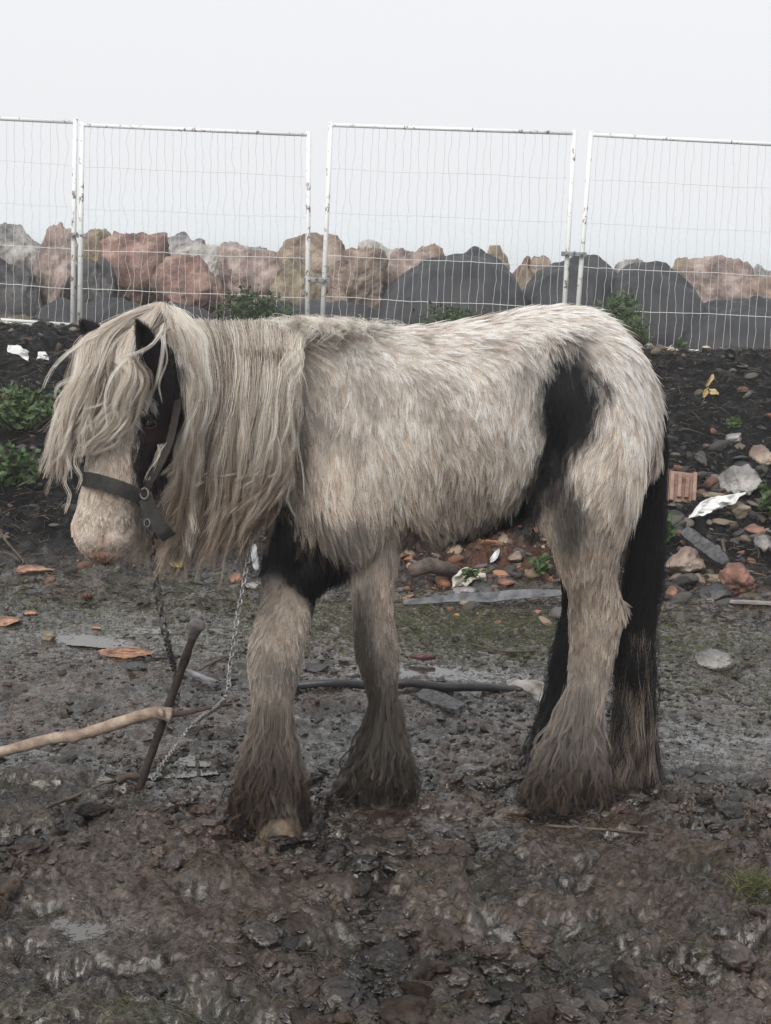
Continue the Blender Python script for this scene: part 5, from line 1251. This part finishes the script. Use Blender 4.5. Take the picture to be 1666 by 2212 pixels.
def F_(px, py, sx, sy): p = _flat(px, py); return (p[0], p[1], sx, sy)
G0 = [F_(1000, 1350, .45, .25)]*7+[F_(1500, 1380, .4, .3)]*2+[F_(350, 1290, .5, .3)]*2+[F_(1550, 1480, .4, .25)]
blades(36000, zone(G0), .035, GR+[(.06, .05, .04)]*2, 1.0, 'grass', .45, .0011)
G1 = [F_(200, 2180, .25, .07)]*3+[F_(450, 2200, .2, .05)]*2+[F_(990, 2190, .12, .05)]*2+[F_(1640, 1925, .035, .03)]*2+[F_(1560, 2060, .12, .07)]*2+[F_(1130, 2075, .08, .04)]+[F_(1450, 1880, .2, .1)]+[F_(1500, 1730, .3, .1)]
blades(5200, zone(G1), .030, GR+[(.05, .045, .035)]*3, 1.2, 'grass', .6, .0007)
blades(420, zone([F_(1648, 1930, .035, .026)]), .055, [(.12, .14, .05), (.09, .11, .035), (.2, .18, .1)], .8, 'grass', 1.0, .0009)
# straw, rootlets and twigs trodden into the mud
def litter(n, fx, L, col, name, r, flat=.12):
    x, y = fx(n); z = ground_z(x, y, True); a = gG.uniform(0, 6.28, n); ll = L*gG.uniform(.3, 1.2, n); R = np.stack([x, y, z+r], 1)
    d = np.stack([np.cos(a), np.sin(a), gG.normal(size=n)*flat], 1); s = np.stack([-np.sin(a), np.cos(a), np.abs(gG.normal(size=n))*.5], 1)
    P = np.stack([R-d*(ll*.5)[:, None], R+s*(ll*.12*gG.normal(size=n))[:, None]+np.array((0, 0, .004)), R+d*(ll*.5)[:, None]], 1)
    cc = np.array(col)[gG.integers(0, len(col), n)]*gG.uniform(.5, 1.3, (n, 1)); return hair_stuff(name, P, cc, r, r*.5)
def uni(x0, x1, y0, y1, pw=1.):
    def f(n): y = y0+(y1-y0)*gG.random(n)**pw; return gG.uniform(x0, x1, n)*(y/y1), y
    return f
litter(22000, uni(-1.7, 1.7, 2.7, 6.6), .035, [(.05, .04, .03), (.10, .08, .06), (.16, .13, .10), (.03, .025, .02)], 'mud_litter', .0007)
litter(16000, uni(-3.2, 3.2, 6.3, 11.5), .09, [(.03, .026, .022), (.07, .055, .045), (.15, .12, .09), (.02, .02, .02)], 'bank_litter', .0018, .3)
# small stones of the bank and the shelf
def rubble(name, n, fx, smin, smax, cols, seed, pw=2.5, sub=2):
    g = np.random.default_rng(seed); V0, F0_ = ICO[sub]; F0_ = np.array(F0_); x, y = fx(n); z = ground_z(x, y, True)
    s = smin+(smax-smin)*g.random(n)**pw; VV, FF, CC = [], [], []
    for i in range(n):
        nr = g.normal(size=(7, 3)); nr /= np.linalg.norm(nr, axis=1)[:, None]; h = g.uniform(.45, 1, 7); dd = np.clip(V0@nr.T, 1e-3, None)/h; r = 1/(np.sum(dd**40, axis=1)**(1/40)); r = np.minimum(r, 1.1)
        a = g.uniform(0, 6.28); P = V0*r[:, None]*np.array((1, g.uniform(.5, 1), g.uniform(.25, .7)))*s[i]
        P = np.stack([P[:, 0]*math.cos(a)-P[:, 1]*math.sin(a), P[:, 0]*math.sin(a)+P[:, 1]*math.cos(a), P[:, 2]+.35*P[:, 0]*g.normal()], 1)
        VV.append(P+(x[i], y[i], z[i]+s[i]*.12)); FF.append(F0_+i*len(V0)); CC.append(np.tile(np.array(cols[g.integers(0, len(cols))])*g.uniform(.5, 1.4), (len(V0), 1)))
    o = mesh(name, np.concatenate(VV), np.concatenate(FF), None, None, False); m_ = RUB; o.data.materials.append(m_); color_attr(o, np.concatenate(CC)); tag(o, kind='stuff'); return o
RUB = attr_mat('small_stones', .75, .4)
SC = [(.07, .066, .06), (.035, .035, .037), (.09, .08, .068), (.13, .105, .08), (.14, .07, .05), (.025, .023, .023), (.03, .027, .027), (.05, .045, .04)]
rubble('bank_rubble', 1700, uni(-3.0, 3.0, 6.3, 11.3, .8), .008, .045, SC, 1, 3)
rubble('mud_pebbles', 420, uni(-1.7, 1.7, 3.0, 6.8), .003, .014, SC[:2]+SC[5:], 2, 3)
def lump(n): return .45+gG.normal(size=n)*.28, 7.25+gG.normal(size=n)*.4
rubble('red_rubble', 260, lump, .008, .05, [(.22, .10, .06), (.28, .14, .08), (.2, .15, .1), (.08, .07, .07)], 3, 2)
def rr(n): y = gG.uniform(6.7, 8.8, n); return 1.15+gG.random(n)*1.1+(y-7)*.15, y
rubble('bank_rubble', 420, rr, .012, .065, SC, 4, 2.2, 3)
def shelf(n): return gG.uniform(-4.2, 4.2, n), gG.uniform(11.4, 16.8, n)
rubble('shelf_gravel', 2600, shelf, .012, .06, [(.3, .26, .2), (.22, .2, .17), (.36, .3, .24), (.26, .17, .13), (.1, .1, .1)], 5, 2.2)
# soil clods thrown over the mud
def cl(n): y = 2.75+2.2*gG.random(n); return gG.uniform(-.32, .32, n)*y, y
